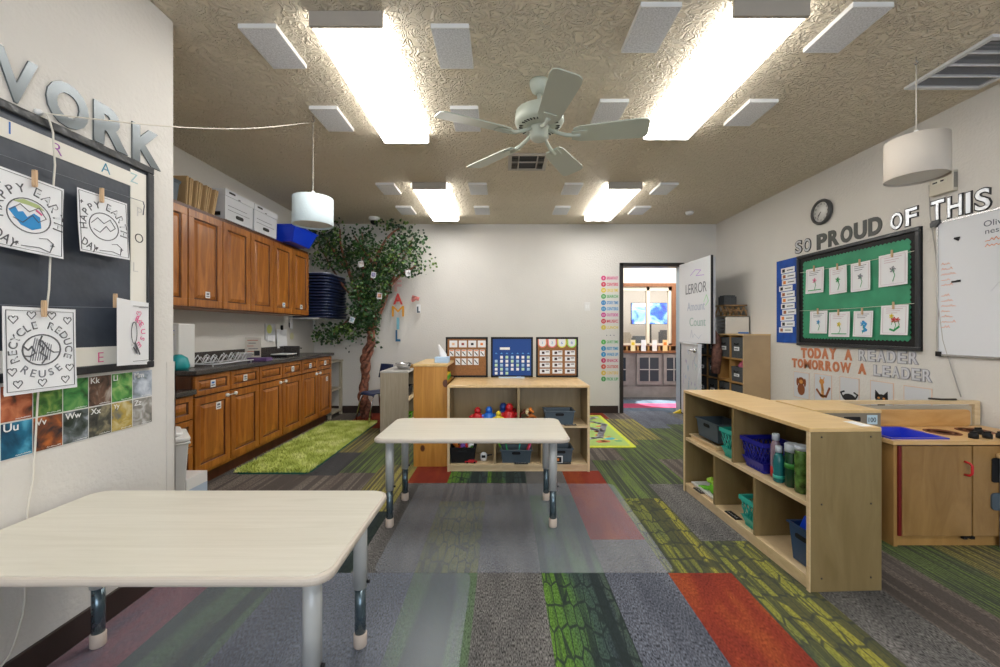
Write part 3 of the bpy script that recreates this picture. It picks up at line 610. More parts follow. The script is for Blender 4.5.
# centre shelf (double depth top) and right-hand shelf
CS = shelf_unit('open_shelf', 'open birch toy shelf in the room centre, facing the middle table', (-.452, 3.33, 0), 0, h=.70)
CS2 = shelf_unit('open_shelf', 'second birch shelf set back to back behind the centre toy shelf', (.704, 3.95, 0), 180, h=.70, d=.31)
RS = shelf_unit('open_shelf', 'long birch shelf on the right with baskets and bottles in it', (1.299, 2.945, 0), -87.6, w=1.15, d=.325, h=.72, M=(BIRCHSHADE, BIRCHE, BIRCHTOP), mid=.385)
def in_unit(org, rz, x, y, z):
    a = R(rz); return (org[0] + x * math.cos(a) - y * math.sin(a), org[1] + x * math.sin(a) + y * math.cos(a), z)
def lattice_basket(label, loc, rz, w, d, h, m, name='plastic_basket'):
    t = thing(name, label, 'basket', loc, rz); s = .018
    def ring(i, z): return [(-w / 2 + i, -d / 2 + i), (w / 2 - i, -d / 2 + i), (w / 2 - i, d / 2 - i), (-w / 2 + i, d / 2 - i)]
    mb = MB(); mb.box(-w / 2 + s, w / 2 - s, -d / 2 + s, d / 2 - s, 0, .004)
    a, b = ring(s, 0), ring(0, h)
    for r_, z in ((a, .006), (b, h - .006)): mb.tube([(x, y, z) for x, y in r_], .006 if z > .05 else .004, 6, closed=True)
    mb.box(-w / 2 - .006, w / 2 + .006, -d / 2 - .006, -d / 2 + .004, h - .022, h).box(-w / 2 - .006, w / 2 + .006, d / 2 - .004, d / 2 + .006, h - .022, h).box(-w / 2 - .006, -w / 2 + .004, -d / 2, d / 2, h - .022, h).box(w / 2 - .004, w / 2 + .006, -d / 2, d / 2, h - .022, h)
    for k in range(4):
        p, q, p2, q2 = a[k], a[(k + 1) % 4], b[k], b[(k + 1) % 4]; L = math.hypot(q2[0] - p2[0], q2[1] - p2[1]); n = max(4, int(L / .028))
        for i in range(-3, n + 1):
            for sl in (3, -3):
                i0, i1 = i / n, (i + sl) / n; z0_, z1_ = .0, 1.0
                if sl < 0: i0, i1 = (i + 3) / n, i / n
                # clip to side
                if i0 < 0: z0_ = -i0 / (i1 - i0); i0 = 0
                if i1 > 1: z1_ = z0_ + (1 - i0) / (i1 - i0) * (1 - z0_) if i1 > i0 else z1_; i1 = 1
                if i0 > 1: z0_ = (i0 - 1) / (i0 - i1); i0 = 1
                if i1 < 0: z1_ = z0_ + i0 / (i0 - i1) * (1 - z0_); i1 = 0
                if z1_ - z0_ < .05: continue
                def P(f, g): 
                    x = (p[0] + (q[0] - p[0]) * f) * (1 - g) + (p2[0] + (q2[0] - p2[0]) * f) * g
                    y = (p[1] + (q[1] - p[1]) * f) * (1 - g) + (p2[1] + (q2[1] - p2[1]) * f) * g
                    return (x, y, h * .9 * g + .004)
                mb.tube([P(i0, z0_), P(i1, z1_)], .0028, 4)
    mb.build('lattice_body', m, t)
    MB().taper(-w / 2 + .004, w / 2 - .004, -d / 2 + .004, d / 2 - .004, .003, h * .34, s * .9, wall=.003, lip=.003).build('lower_wall', m, t)
    return t
def tub(label, loc, rz, w, d, h, m, name='storage_tub', lb=None, inset=.012, cat='tub'):
    t = thing(name, label, cat, loc, rz)
    MB().taper(-w / 2, w / 2, -d / 2, d / 2, 0, h, inset).build('tub_body', m, t, bevel=.002)
    MB().prism(rounded(-.035, .035, h * .66, h * .66 + .022, .01, 3), -d / 2 - .001, -d / 2 + .006).build('handle_slot', BLACK, t)
    return t
RO, RZ_ = (1.299, 2.945), -87.6
def rs(x, y, z): return in_unit(RO, RZ_, x, y, z)
tray = tag(MB().taper(-.16, .16, -.10, .10, 0, .03, .004).build('wooden_tray', BIRCHE, None, rs(.20, .13, .385), RZ_), 'shallow wooden tray on upper left shelf under slate tub', 'tray')
tub('slate blue tub in the upper left cell of the right shelf', rs(.20, .15, .418), RZ_, .26, .19, .125, SLATEP)
lattice_basket('teal lattice basket in the upper left cell, beside the slate tub', rs(.50, .09, .386), RZ_, .13, .15, .17, TEAL)
bb = lattice_basket('dark blue lattice basket left of the bottles on the right shelf', rs(.70, .12, .386), RZ_, .18, .17, .165, mat('deep_blue_plastic', (.012, .015, .30), .35))
lattice_basket('teal lattice basket in the lower middle cell of right shelf', rs(.69, .10, .061), RZ_, .12, .17, .16, TEAL)
nb = tub('navy tub holding blue blocks in lower right cell of right shelf', rs(1.05, .13, .061), RZ_, .15, .19, .175, mat('navy_tub', (.02, .055, .13), .4))
for i in range(5):
    tag(MB().obox((0, 0, 0), (.05, .045, .09), (R(18 * i), R(25 - 9 * i), R(30 * i))).build('toy_block', BLUEP, None, rs(1.02 + .02 * (i % 3), .10 + .022 * i, .225 + .004 * i), RZ_, bevel=.004), 'bright blue block heaped in the navy tub on lower shelf', 'block', 'blue blocks in the navy tub')
def bottle(label, loc, prof, m, liquid=None, cap=None, extra=None):
    t = thing('bottle', label, 'bottle', loc, 0, 'sensory bottles on the right shelf'); MB().lathe(prof, n=20).build('bottle_body', m, t)
    if cap: MB().lathe(cap[0], n=20).build('cap', cap[1], t)
    if liquid: MB().lathe(liquid[0], n=20).build('contents', liquid[1], t)
    return t
WC = mat('pale_cap', (.62, .70, .78), .4)
bottle('clear pinkish bottle with white cap and red contents', rs(.825, .08, .386), [(.02, 0), (.024, .006), (.0235, .07), (.025, .13), (.024, .165), (.013, .195), (.012, .2)], mat('smoky_clear', (.30, .22, .28), .12), ([(.0243, .008), (.0243, .06)], RED), ([(.017, .195), (.017, .225), (.015, .228)], WC))
bottle('short teal bottle with pale cap', rs(.88, .055, .386), [(.022, 0), (.0255, .006), (.024, .05), (.0255, .09), (.022, .125), (.011, .15)], mat('teal_glassy', (.015, .16, .17), .12), ([(.0262, .02), (.0262, .035)], TEAL), ([(.015, .148), (.015, .178), (.013, .18)], WC))
bottle('dark green jar-shaped bottle with pale blue lid', rs(.945, .075, .386), [(.028, 0), (.0315, .006), (.0315, .165), (.028, .172)], mat('dark_green_glassy', (.008, .05, .02), .1), ([(.0322, .09), (.0322, .115)], mat('glitter_green', (.03, .25, .03), .4)), ([(.032, .17), (.032, .205), (.029, .21)], WC))
bottle('black and green flecked bottle against the shelf end', rs(1.02, .065, .386), [(.027, 0), (.0305, .006), (.0305, .19), (.027, .2)], mat('flecked_green', (.07, .16, .03), .2, noise=.95, nscale=30), None, ([(.030, .2), (.030, .222)], WC))
gt = thing('toy_tray', 'white tray with lime green toy in lower left cell of right shelf', 'tray', rs(.20, .12, .061), RZ_)
MB().taper(-.13, .13, -.09, .09, 0, .025, .005).build('tray_body', WHITE, gt)
fr = thing('toy_frog', 'lime green frog-like toy on white tray, lower left cell', 'toy', rs(.25, .11, .069), RZ_)
MB().lathe([(.0, 0), (.045, .004), (.06, .03), (.05, .062), (.02, .08), (0, .082)]).build('toy_body', LIME, fr)
MB().lathe([(0, .06), (.028, .07), (.03, .088), (0, .105)], (.03, -.03, 0)).lathe([(0, .06), (.028, .07), (.03, .088), (0, .105)], (-.03, -.03, 0)).build('toy_eye', mat('lime_light', (.40, .70, .05), .4), fr)
MB().tube([(-.05, -.02, .02), (-.09, -.05, .012), (-.1, -.08, .008)], .014).tube([(.05, -.02, .02), (.085, -.05, .012), (.09, -.08, .008)], .014).build('toy_leg', LIME, fr)
def plate(x, z, w, label, word, place):
    t = thing('shelf_label', label, 'label', place[0], place[1], 'black name plates on the shelf edges')
    MB().box(-w / 2, w / 2, -.001, .04, 0, .004).build('plate', BLACK, t)
    mb = MB(); v, f = glyph(word)
    mb.squig(-w * .4, .0, .018, w * .8, 0, 0, .003); mb.v = [(a, .012 + c * .9, .0045 - b * .3) for a, b, c in mb.v]; mb.build('lettering', WHITE, t)
plate(0, 0, .11, 'black name plate at the lower middle cell of the right shelf', 'BLOCKS', (rs(.54, .01, .061), RZ_))
plate(0, 0, .10, 'black name plate at the lower left cell of the right shelf', 'ANIMALS', (rs(.17, .005, .061), RZ_))
tag(MB().box(-.05, .05, -.025, .025, 0, .0008).build('paper_tag', PAPER, None, rs(1.08, .28, .7205), RZ_), 'small white paper tag on the right shelf top near its end', 'tag')

# centre shelf contents
def cs(x, y, z): return (-.452 + x, 3.33 + y, z)
def toy_figure(label, loc, m, s=1.0):
    t = thing('toy_figure', label, 'toy', loc, 0, 'chunky toys on the centre shelf')
    MB().lathe([(0, 0), (.045 * s, .0), (.05 * s, .03 * s), (.036 * s, .07 * s), (.02 * s, .085 * s)], n=14).build('torso', m, t)
    MB().lathe([(0, .075 * s), (.024 * s, .085 * s), (.026 * s, .105 * s), (.014 * s, .125 * s), (0, .128 * s)], n=14).build('head', m, t)
    MB().tube([(-.035 * s, 0, .06 * s), (-.065 * s, -.01, .045 * s)], .013 * s).tube([(.035 * s, 0, .06 * s), (.065 * s, -.01, .045 * s)], .013 * s).build('arm', m, t)
toy_figure('leftmost red chunky toy on upper centre shelf', cs(.24, .09, .373), RED, 1.05)
toy_figure('rounded blue toy second from left on upper centre shelf', cs(.335, .09, .373), BLUEM, 1.1)
toy_figure('small yellow toy between the blue toys on centre shelf', cs(.415, .06, .373), YEL, .85)
toy_figure('darker blue toy behind the yellow one on centre shelf', cs(.455, .15, .373), mat('toy_dark_blue', (.02, .07, .30), .4), 1.25)
toy_figure('larger red toy right of the blue toys', cs(.505, .09, .373), RED, 1.3)
toy_figure('rightmost red toy beside the shelf divider', cs(.545, .15, .373), mat('toy_crimson', (.42, .01, .02), .4), .9)
random.seed(5)
ft = thing('toy_food_pile_dish', 'shallow dish of orange and brown toy food on centre shelf', 'dish', cs(.66, .11, .373))
MB().taper(-.075, .075, -.06, .06, 0, .03, .012).build('dish', BRN, ft)
for i in range(7):
    m = [ORANGE, mat('toy_brown', (.16, .04, .02), .5), mat('toy_cream', (.75, .60, .35), .5)][i % 3]
    a = i * .9; tag(MB().tube([(-.04, 0, 0), (0, .0, .02), (.04, 0, 0)], [.008, .017, .008], 8).build('toy_food', m, None, (cs(.66, .11, 0)[0] + .03 * math.cos(a), cs(0, .11, 0)[1] + .028 * math.sin(a), .415 + .009 * i), math.degrees(a)), '%s curved toy food piled in dish on centre shelf' % ['orange', 'brown', 'cream'][i % 3], 'toy food', 'toy food in the dish')
tub('slate tub on upper centre shelf, right cell', cs(.915, .10, .373), 0, .24, .17, .115, SLATEP)
k1 = tub('dark tub of mixed bright toys in lower left cell of centre shelf', cs(.12, .10, .061), 0, .21, .17, .13, BLACK)
random.seed(8)
for i in range(16):
    m = [ORANGE, PURPLE, YEL, RED, LIME, WHITE, ORANGE, BLUEM][i % 8]
    o = MB().obox((0, 0, 0), (.045, .03, .02), (random.uniform(-1, 1), random.uniform(-1, 1), random.uniform(0, 3))).obox((.01, 0, .008), (.02, .035, .03), (random.uniform(-1, 1), 0, 0)).build('small_toy', m, None, (cs(.12, 0, 0)[0] + random.uniform(-.075, .075), 3.33 + .10 + random.uniform(-.055, .055), .165 + random.uniform(-.02, .035)), bevel=.003)
    tag(o, '%s toy piece heaped in dark tub on lower shelf' % ['orange', 'purple', 'yellow', 'red', 'lime green', 'white', 'orange', 'blue'][i % 8], 'toy', 'toy pieces in the dark tub')
sf = thing('toy_robot', 'small white and black toy beside the dark tub', 'toy', cs(.29, .10, .061))
MB().lathe([(.025, 0), (.03, .02), (.03, .05), (.015, .065), (0, .07)], n=14).build('shell', WHITE, sf); MB().obox((0, -.028, .04), (.03, .012, .02)).tube([(.03, 0, .04), (.07, -.01, .05)], .006).build('eye_band', BLACK, sf)
rt = thing('toy_car', 'red and black toy car in front of the dark tub', 'toy', cs(.19, .015, .061))
MB().box(-.05, .05, 0, .028, .006, .018).box(-.02, .03, .003, .025, .018, .028).build('car_body', RED, rt, bevel=.003)
for x in (-.03, .03): MB().cyl((x, -.002, .008), (x, .03, .008), .008, n=12).build('wheel', BLACK, rt)
k2 = tub('slate tub of pens in lower middle cell of centre shelf', cs(.56, .10, .061), 0, .25, .17, .11, SLATEP)
for i, (x, lx, m, nm) in enumerate(((-.13, -.05, LIME, 'lime'), (-.09, -.02, DGREEN, 'dark green'), (.02, .02, TEAL, 'teal'), (.09, .05, RED, 'red'), (.12, .04, DPINK, 'pink'))):
    px, py, pz = cs(.56 + x * .7, .10, .08)
    pn = thing('marker_pen', '%s marker standing in the slate tub on lower shelf' % nm, 'pen', (px, py, pz), 0, 'markers in the slate tub')
    MB().cyl((0, 0, 0), (lx, 0, .12), .006, n=10).build('barrel', m, pn); MB().cyl((lx, 0, .12), (lx * 1.25, 0, .15), .007, n=10).build('cap', m, pn)
k3 = tub('slate tub in lower right cell of centre shelf', cs(.93, .12, .061), 0, .19, .17, .115, SLATEP)
tag(MB().box(-.05, .05, 0, .004, 0, .06, 0).box(-.04, .04, -.001, 0, .008, .052, 1).box(-.02, .02, -.002, -.001, .02, .04, 2).build('picture_card', [WHITE, BLACK, ORANGE], None, cs(.89, .02, .061)), 'dark picture card leaning before the lower right tub', 'card')
plate(0, 0, .10, 'black name plate at the upper right cell of the centre shelf', 'MAGNETS', (cs(1.0, .0, .374), 0))
plate(0, 0, .11, 'black name plate at the lower middle cell of the centre shelf', 'MARKERS', (cs(.60, .0, .061), 0))
plate(0, 0, .11, 'black name plate at the lower right cell of the centre shelf', 'PUZZLES', (cs(.95, .0, .061), 0))

# pocket charts standing on the centre shelf
def chart(label, x, y=3.90):
    t = thing('pocket_chart', label, 'chart', (x, y, .7), 0, 'three pocket charts standing on the centre shelf')
    MB().box(-.2, .2, 0, .012, 0, .018).box(-.2, .2, 0, .012, .365, .383).box(-.2, -.183, 0, .012, 0, .383).box(.183, .2, 0, .012, 0, .383).build('frame', BLACK, t)
    MB().box(-.06, .06, .0, .07, 0, .004).box(-.06, .06, .008, .016, 0, .05).build('stand_foot', BLACK, t)
    return t
CORK = mat('brown_felt', (.30, .135, .05), .9, noise=.15, nscale=60)
c1 = chart('brown pocket chart with rows of small cards, left of three', -.345)
MB().box(-.183, .183, .004, .01, .018, .365).build('felt_backing', CORK, c1)
CM1 = [PAPER, INK, mat('pale_orange', (.8, .5, .3), .7), mat('brown_red', (.30, .06, .05), .7), ORANGE]
for i in range(4): MB().box(-.165 + i * .09, -.09 + i * .09, .001, .004, .285, .35, 0).box(-.14 + i * .09, -.115 + i * .09, -.0005, .001, .305, .327, [2, 3, 1, 4][i]).build('card', CM1, c1)
for i in range(6): MB().box(-.165 + i * .058, -.12 + i * .058, .001, .004, .20, .262, 0).box(-.16 + i * .058, -.125 + i * .058, 0, .001, .25, .258, 4).stroke([(-.155 + i * .058, .24), (-.13 + i * .058, .21)], .008, .001, 1).build('card', CM1, c1)
for i in range(4): MB().box(-.107 + i * .058, -.062 + i * .058, .001, .004, .118, .18, 0).stroke([(-.10 + i * .058, .165), (-.07 + i * .058, .13)], .008, .001, 1).build('card', CM1, c1)
c2 = chart('royal blue calendar pocket chart with white squares, middle of three', .085)
MB().box(-.183, .183, .004, .01, .018, .365).build('felt_backing', BLUE, c2)
CM2 = [PAPER, mat('pale_blue_card', (.35, .55, .75), .7), mat('pale_green_card', (.50, .70, .50), .7), mat('mid_blue_card', (.10, .32, .70), .7)]
MB().box(-.115, -.02, .001, .004, .262, .285, 0).build('title_card', CM2, c2)
for r_ in range(6):
    for c_ in range(7):
        if r_ == 5 and c_ > 2: continue
        x = -.163 + c_ * .051; z = .222 - r_ * .038
        if r_ == 0: MB().prism([(x, z), (x + .026, z), (x + .013, z + .014)], .002, .004, 3).build('day_tab', CM2, c2)
        elif not (r_ == 1 and c_ == 0): MB().box(x, x + .026, .002, .004, z - .006, z + .02, [0, 0, 1, 2][(r_ * 5 + c_ * 3) % 4]).build('card', CM2, c2)
tag(MB().box(-.12, .12, -.03, .0, 0, .006).box(-.12, .12, -.034, -.03, 0, .014).box(.05, .09, -.03, -.01, .006, .016, 1).build('marker_tray', [mat('pale_blue_tray', (.50, .60, .72), .3), BLUEM], None, (.08, 3.86, .7)), 'pale blue marker tray in front of blue calendar chart', 'tray')
c3 = chart('brown pocket chart topped by four coloured tabs, right of three', .515)
MB().box(-.183, .183, .004, .01, .018, .365).build('felt_backing', CORK, c3)
tabs = [(.75, .25, .15), (.75, .20, .22), (.75, .70, .12), (.40, .68, .12)]
CM3 = [PAPER] + [mat('tab%d' % i, c, .7) for i, c in enumerate(tabs)] + [DBLUE, mat('dark_print', (.06, .03, .03), .7)]
for i in range(4):
    x = -.14 + i * .093; mb = MB()
    for r_, mi, y in ((.045, 1 + i, .002), (.034, 0, .001)): mb.prism([(x + r_ * math.cos(a), .325 + min(0, r_ * math.sin(a)) + (.038 if math.sin(a) > 0 else 0)) for a in [math.pi * q / 8 for q in range(16)]], y - .001, y, mi)
    mb.text('1268'[i], x, .315, .025, None, 0, .0005, 5, 0, 'c').build('tab', CM3, c3)
for i in range(3):
    for j in range(4): MB().box(-.165 + i * .12, -.07 + i * .12, .001, .004, .21 - j * .058, .255 - j * .058, 0).box(-.145 + i * .12, -.12 + i * .12, -.0005, .001, .222 - j * .058, .245 - j * .058, 6).box(-.11 + i * .12, -.078 + i * .12, 0, .001, .238 - j * .058, .246 - j * .058, 6).build('card', CM3, c3)

# knotty pine unit, tissue box, grey unit, bowl, chair
pc = thing('pine_bookcase', 'knotty pine bookcase, end panel toward camera, left of centre shelf', 'bookcase', (-.753, 3.45, 0))
MB().box(0, .283, 0, .022, 0, .842).build('side_panel', PINE, pc, bevel=.002); MB().box(0, .283, .578, .6, 0, .842).build('side_panel', PINE, pc)
MB().box(-.004, .287, -.004, .604, .842, .864).build('top', wood('pine_top', (.60, .38, .13), (.72, .50, .22), (3, .5, 3), 5, .35), pc, bevel=.003)
MB().box(0, .012, .022, .578, .05, .842).build('back_panel', PINE, pc)
for z in (.06, .44, .71): MB().box(.012, .28, .022, .578, z - .02, z).build('shelf_board', PINE, pc)
for i, (z, c, w_) in enumerate(((.712, LIME, 'lime'), (.727, mat('book_green', (.05, .35, .05), .5), 'dark green'), (.742, LIME, 'upper lime'), (.757, YEL, 'yellow green'))):
    tag(MB().box(0, .20, 0, .27, 0, .013).build('paper_folder', c, None, (-.685 + .004 * (i % 2), 3.50 + .02 * (i % 3), z), 0), '%s folder lying in the top of the pine bookcase' % w_, 'folder', 'folders in the pine bookcase')
tb = thing('tissue_box', 'pale blue tissue box with white tissue on pine bookcase', 'tissue box', (-.535, 3.62, .864))
MB().box(-.06, .06, -.06, .06, 0, .05).build('carton', mat('pale_blue_carton', (.42, .58, .78), .6), tb, bevel=.004)
mb = MB(); v = []; f = []
for k in range(7):
    z = .05 + k * .018; r_ = .035 - .0045 * k
    for i in range(12): a = 2 * math.pi * i / 12; q = 1 + .35 * math.sin(3 * a + k); v.append((r_ * q * math.cos(a) - .001 * k * k, r_ * .4 * q * math.sin(a), z))
for k in range(6):
    for i in range(12): f.append((k * 12 + i, k * 12 + (i + 1) % 12, k * 12 + 12 + (i + 1) % 12, k * 12 + 12 + i))
mb.add(v, f, 0, True).build('tissue', mat('tissue', (.85, .85, .86), .9), tb)
GU = shelf_unit('open_shelf', 'grey wood-grain shelf beyond pine bookcase with steel bowl on top', (-1.056, 5.17, 0), 90, w=.60, d=.314, h=.69, M=(DRIFT, BIRCHE, DRIFT), upper=(), lower=(), top=mat('pale_grey_top', (.50, .49, .46), .4)) if False else None
t = thing('open_shelf', 'grey wood-grain shelf beyond pine bookcase with steel bowl on top', 'shelf', (-1.37, 4.57, 0), 0, 'low classroom shelves')
MB().box(0, .314, 0, .019, 0, .67).build('side_panel', DRIFT, t, bevel=.002); MB().box(0, .314, .58, .6, 0, .67).build('side_panel', DRIFT, t)
MB().box(-.003, .317, -.003, .603, .67, .69).build('top', mat('pale_grey_top', (.50, .49, .46), .4), t, bevel=.003)
MB().box(0, .01, .019, .58, .05, .67).build('back_panel', DRIFT, t)
for z in (.06, .37): MB().box(.01, .314, .019, .58, z - .019, z).build('shelf_board', BIRCHE, t)
for i, (z, c, nm) in enumerate(((.06, LIME, 'lime green tub on the bottom of the grey shelf'), (.37, BLACK, 'dark tub on the middle of the grey shelf'))):
    tub(nm, (-1.2, 4.85, z), 90, .3, .2, .12 if i else .10, c)
bw = thing('steel_bowl', 'stainless steel bowl upside up on the grey shelf', 'bowl', (-1.17, 4.82, .69))
MB().lathe([(.04, 0), (.065, .01), (.085, .04), (.09, .066), (.098, .068), (.098, .072), (.086, .070), (.08, .042), (.06, .014), (0, .008)], n=32).build('bowl_body', CHROME, bw)
tag(MB().taper(-.13, .13, -.07, .07, 0, .035, .01).build('wooden_tray', MAPLE, None, (-1.02 - .08, 5.05, .69)), 'low orange wooden tray behind the steel bowl', 'tray')
ch = thing('classroom_chair', 'small dark navy classroom chair between tree and grey shelf', 'chair', (-1.60, 5.20, 0), 50)
seat = MB(); v = []; n = 8
for i in range(n + 1):
    for j in range(n + 1):
        u, w_ = i / n - .5, j / n - .5; v.append((u * .30, w_ * .29, .365 - .02 * (1 - 4 * u * u) * (1 - 4 * w_ * w_) - (.02 if i == 0 else 0)))
seat.add(v, [(i * (n + 1) + j, (i + 1) * (n + 1) + j, (i + 1) * (n + 1) + j + 1, i * (n + 1) + j + 1) for i in range(n) for j in range(n)], 0, True).build('seat', NAVY, ch, solid=.01)
bk = MB(); v = []
for i in range(n + 1):
    for j in range(n + 1):
        u, w_ = i / n - .5, j / n; x = .15 + .03 * w_ - .05 * (4 * u * u) * .6; v.append((x, u * .29 * (1 - .1 * w_),   .53 + w_ * .18))
bk.add(v, [(i * (n + 1) + j, (i + 1) * (n + 1) + j, (i + 1) * (n + 1) + j + 1, i * (n + 1) + j + 1) for i in range(n) for j in range(n)], 0, True).build('backrest', NAVY, ch, solid=.01)
for x, y, dx, dy in ((-.12, -.12, -.09, -.03), (-.12, .12, -.09, .03), (.10, -.12, .06, -.03), (.10, .12, .06, .03)): MB().tube([(x, y, .355), (x + dx * .3, y + dy * .3, .30), (x + dx, y + dy, .0)], .011).build('leg', CHROME, ch)
for y in (-.1, .1): MB().tube([(.08, y, .345), (.16, y, .40), (.155, y, .56)], .009).build('back_post', CHROME, ch)

# rugs
m, tt, b_ = nt('shag_green'); L = tt.links.new
tc = tt.nodes.new('ShaderNodeTexCoord'); n_ = tt.nodes.new('ShaderNodeTexNoise'); n_.inputs['Scale'].default_value = 7; n_.inputs['Detail'].default_value = 5; L(tc.outputs['Object'], n_.inputs['Vector'])
L(ramp(tt, n_.outputs['Fac'], (.35, (.38, .46, .08)), (.5, (.60, .68, .16)), (.65, (.80, .84, .34))), b_.inputs['Base Color']); b_.inputs['Roughness'].default_value = .95; SHAG = m
rg = thing('shag_rug', 'bright green grass-like shag rug along the base cabinets', 'rug', (-1.85, 4.17, 0))
MB().prismz(rounded(-.30, .30, -.90, .90, .06), .0, .012).build('backing', mat('rug_backing', (.03, .13, .09), .9), rg)
random.seed(2); mb = MB(); v = []; f = []
for i in range(26000):
    x, y = random.uniform(-.30, .30), random.uniform(-.90, .90); a = random.uniform(0, 6.28); l = random.uniform(.018, .034); w_ = .004
    dx, dy = math.cos(a), math.sin(a); lean = random.uniform(.3, 1.1) * l
    k = len(v); v += [(x - dy * w_, y + dx * w_, .011), (x + dy * w_, y - dx * w_, .011), (x + dx * lean, y + dy * lean, .011 + l)]; f.append((k, k + 1, k + 2))
mb.add(v, f); pile = mb.build('pile', SHAG, rg); pile['kind'] = 'stuff'
rr = thing('road_play_rug', 'yellow-green play rug printed with roads, before the doorway', 'rug', (.83, 4.75, 0))
MB().prismz(rounded(-.475, .475, -.75, .75, .02), .0, .008).build('rug_base', mat('rug_yellow_green', (.60, .66, .05), .9, noise=.12, nscale=60), rr)
mb = MB(); random.seed(11)
def flat(pts, wd, z, mi):
    for (a, b), (c, d) in zip(pts, pts[1:]):
        l = math.hypot(c - a, d - b) or 1; nx, ny = -(d - b) / l * wd / 2, (c - a) / l * wd / 2; ex, ey = (c - a) / l * wd * .3, (d - b) / l * wd * .3
        mb.prismz([(a - ex - nx, b - ey - ny), (c + ex - nx, d + ey - ny), (c + ex + nx, d + ey + ny), (a - ex + nx, b - ey + ny)], z - .0008, z, mi)
gm = [(.36, .52, .14), (.16, .38, .18), (.42, .42, .45), (.60, .20, .08), (.08, .40, .50), (.75, .60, .10), (.7, .7, .65)]
mb.prismz(rounded(-.43, .43, -.70, .70, .02), .008, .0088, 0)
for i in range(60):
    x, y = random.uniform(-.36, .36), random.uniform(-.62, .62); s_ = random.uniform(.02, .06); mb.prismz([(x + s_ * math.cos(q), y + s_ * math.sin(q) * random.uniform(.6, 1)) for q in (0, .8, 1.6, 2.4, 3.2, 4, 4.8, 5.5)], .0088, .0094, random.choice([1, 3, 4, 5, 6, 3]))
for pts in ([(-.4, -.5), (-.1, -.55), (.2, -.4), (.3, -.1), (.1, .1), (.2, .4), (.38, .6)], [(-.4, .3), (-.1, .35), (.1, .1), (-.1, -.2), (-.1, -.55)], [(.3, -.1), (.4, .2), (.2, .4), (-.2, .6)]):
    sm = []
    for (a, b), (c, d) in zip(pts, pts[1:]): sm += [(a + (c - a) * k / 4, b + (d - b) * k / 4 + .02 * math.sin(k * math.pi / 4)) for k in range(4)]
    sm.append(pts[-1]); flat(sm, .07, .0102, 2)
mb.build('printed_roads', [mat('rug%d' % i, c, .9) for i, c in enumerate(gm)], rr)

# ------------------------------------------------------------------ kitchen cabinets (facing +x: local x runs along +y, local +y goes to the wall)
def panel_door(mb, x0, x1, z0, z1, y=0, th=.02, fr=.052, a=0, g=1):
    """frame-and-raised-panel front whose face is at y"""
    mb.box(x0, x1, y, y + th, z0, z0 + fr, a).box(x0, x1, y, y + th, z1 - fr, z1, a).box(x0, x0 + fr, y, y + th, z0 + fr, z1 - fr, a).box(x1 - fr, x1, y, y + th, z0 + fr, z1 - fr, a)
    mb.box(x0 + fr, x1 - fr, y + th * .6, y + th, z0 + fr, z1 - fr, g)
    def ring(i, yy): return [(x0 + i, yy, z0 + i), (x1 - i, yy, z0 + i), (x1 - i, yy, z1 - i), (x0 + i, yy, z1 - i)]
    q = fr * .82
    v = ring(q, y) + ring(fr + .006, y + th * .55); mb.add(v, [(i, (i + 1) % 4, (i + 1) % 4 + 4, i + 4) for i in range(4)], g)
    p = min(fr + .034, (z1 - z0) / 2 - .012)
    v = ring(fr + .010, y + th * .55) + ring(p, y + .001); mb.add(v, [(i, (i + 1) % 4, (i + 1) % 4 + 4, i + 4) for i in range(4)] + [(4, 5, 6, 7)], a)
STK = [PAPER, DBLUE, INKG]
def sticker(par, x, z, s=.05, y=-.0015, v=0):
    mb = MB().box(x - s / 2, x + s / 2, y, y + .0012, z - s / 2, z + s / 2, 0).box(x - s * .28, x + s * .28, y - .0004, y, z + s * .0, z + s * .28, 1 + v % 2).box(x - s * .34, x + s * .34, y - .0004, y, z - s * .3, z - s * .14, 2)
    return mb.build('picture_sticker', STK, par)
XF = -2.17; W1 = .385; Y0 = 2.885
bn = ['nearest', 'middle', 'farthest']
for c in range(3):
    y0 = Y0 + c * 2 * W1; w_ = 2 * W1
    t = thing('base_cabinet', '%s cherry wood base cabinet of three, two doors under two drawers' % bn[c], 'cabinet', (XF, y0, 0), 90, 'cherry base cabinets')
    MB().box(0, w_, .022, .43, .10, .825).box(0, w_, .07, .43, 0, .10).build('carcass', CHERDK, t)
    MB().box(0, w_, .018, .024, .825, .83).box(0, w_, .018, .024, .10, .118).box(w_ / 2 - .01, w_ / 2 + .01, .0185, .0235, .118, .825).build('face_frame', CHERRY, t)
    for k in range(2):
        a, b_ = k * W1 + .006, (k + 1) * W1 - .006
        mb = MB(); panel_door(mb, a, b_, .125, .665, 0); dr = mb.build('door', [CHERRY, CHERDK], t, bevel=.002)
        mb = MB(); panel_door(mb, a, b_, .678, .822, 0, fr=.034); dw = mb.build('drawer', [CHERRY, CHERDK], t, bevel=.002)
        if c * 2 + k in (0, 1, 3, 4, 5): sticker(dw, (a + b_) / 2 - (0 if c else .01), .75, .052, v=k)
        if (c, k) in ((0, 0), (2, 1)): sticker(dr, (a + b_) / 2 + .05, .575 if c == 0 else .55, .055, v=1)
        lk_ = MB().lathe([(0, -.016), (.014, -.014), (.016, 0)], (W1 + (.05 if k else -.05), 0, .64), 14, axis='y')
        lk_.build('child_lock', WHITE, dr)
    MB().tube([(W1 - .045, -.012, .64), (W1, -.02, .642), (W1 + .045, -.012, .64)], .004, 6).build('lock_strap', WHITE, t)
t = thing('worktop', 'dark granite worktop with upstand over the three base cabinets', 'worktop', (XF, Y0, .83), 90)
MB().box(-.015, 3 * 2 * W1 + .02, -.025, .447, 0, .032).build('slab', GRANITE, t, bevel=.004)
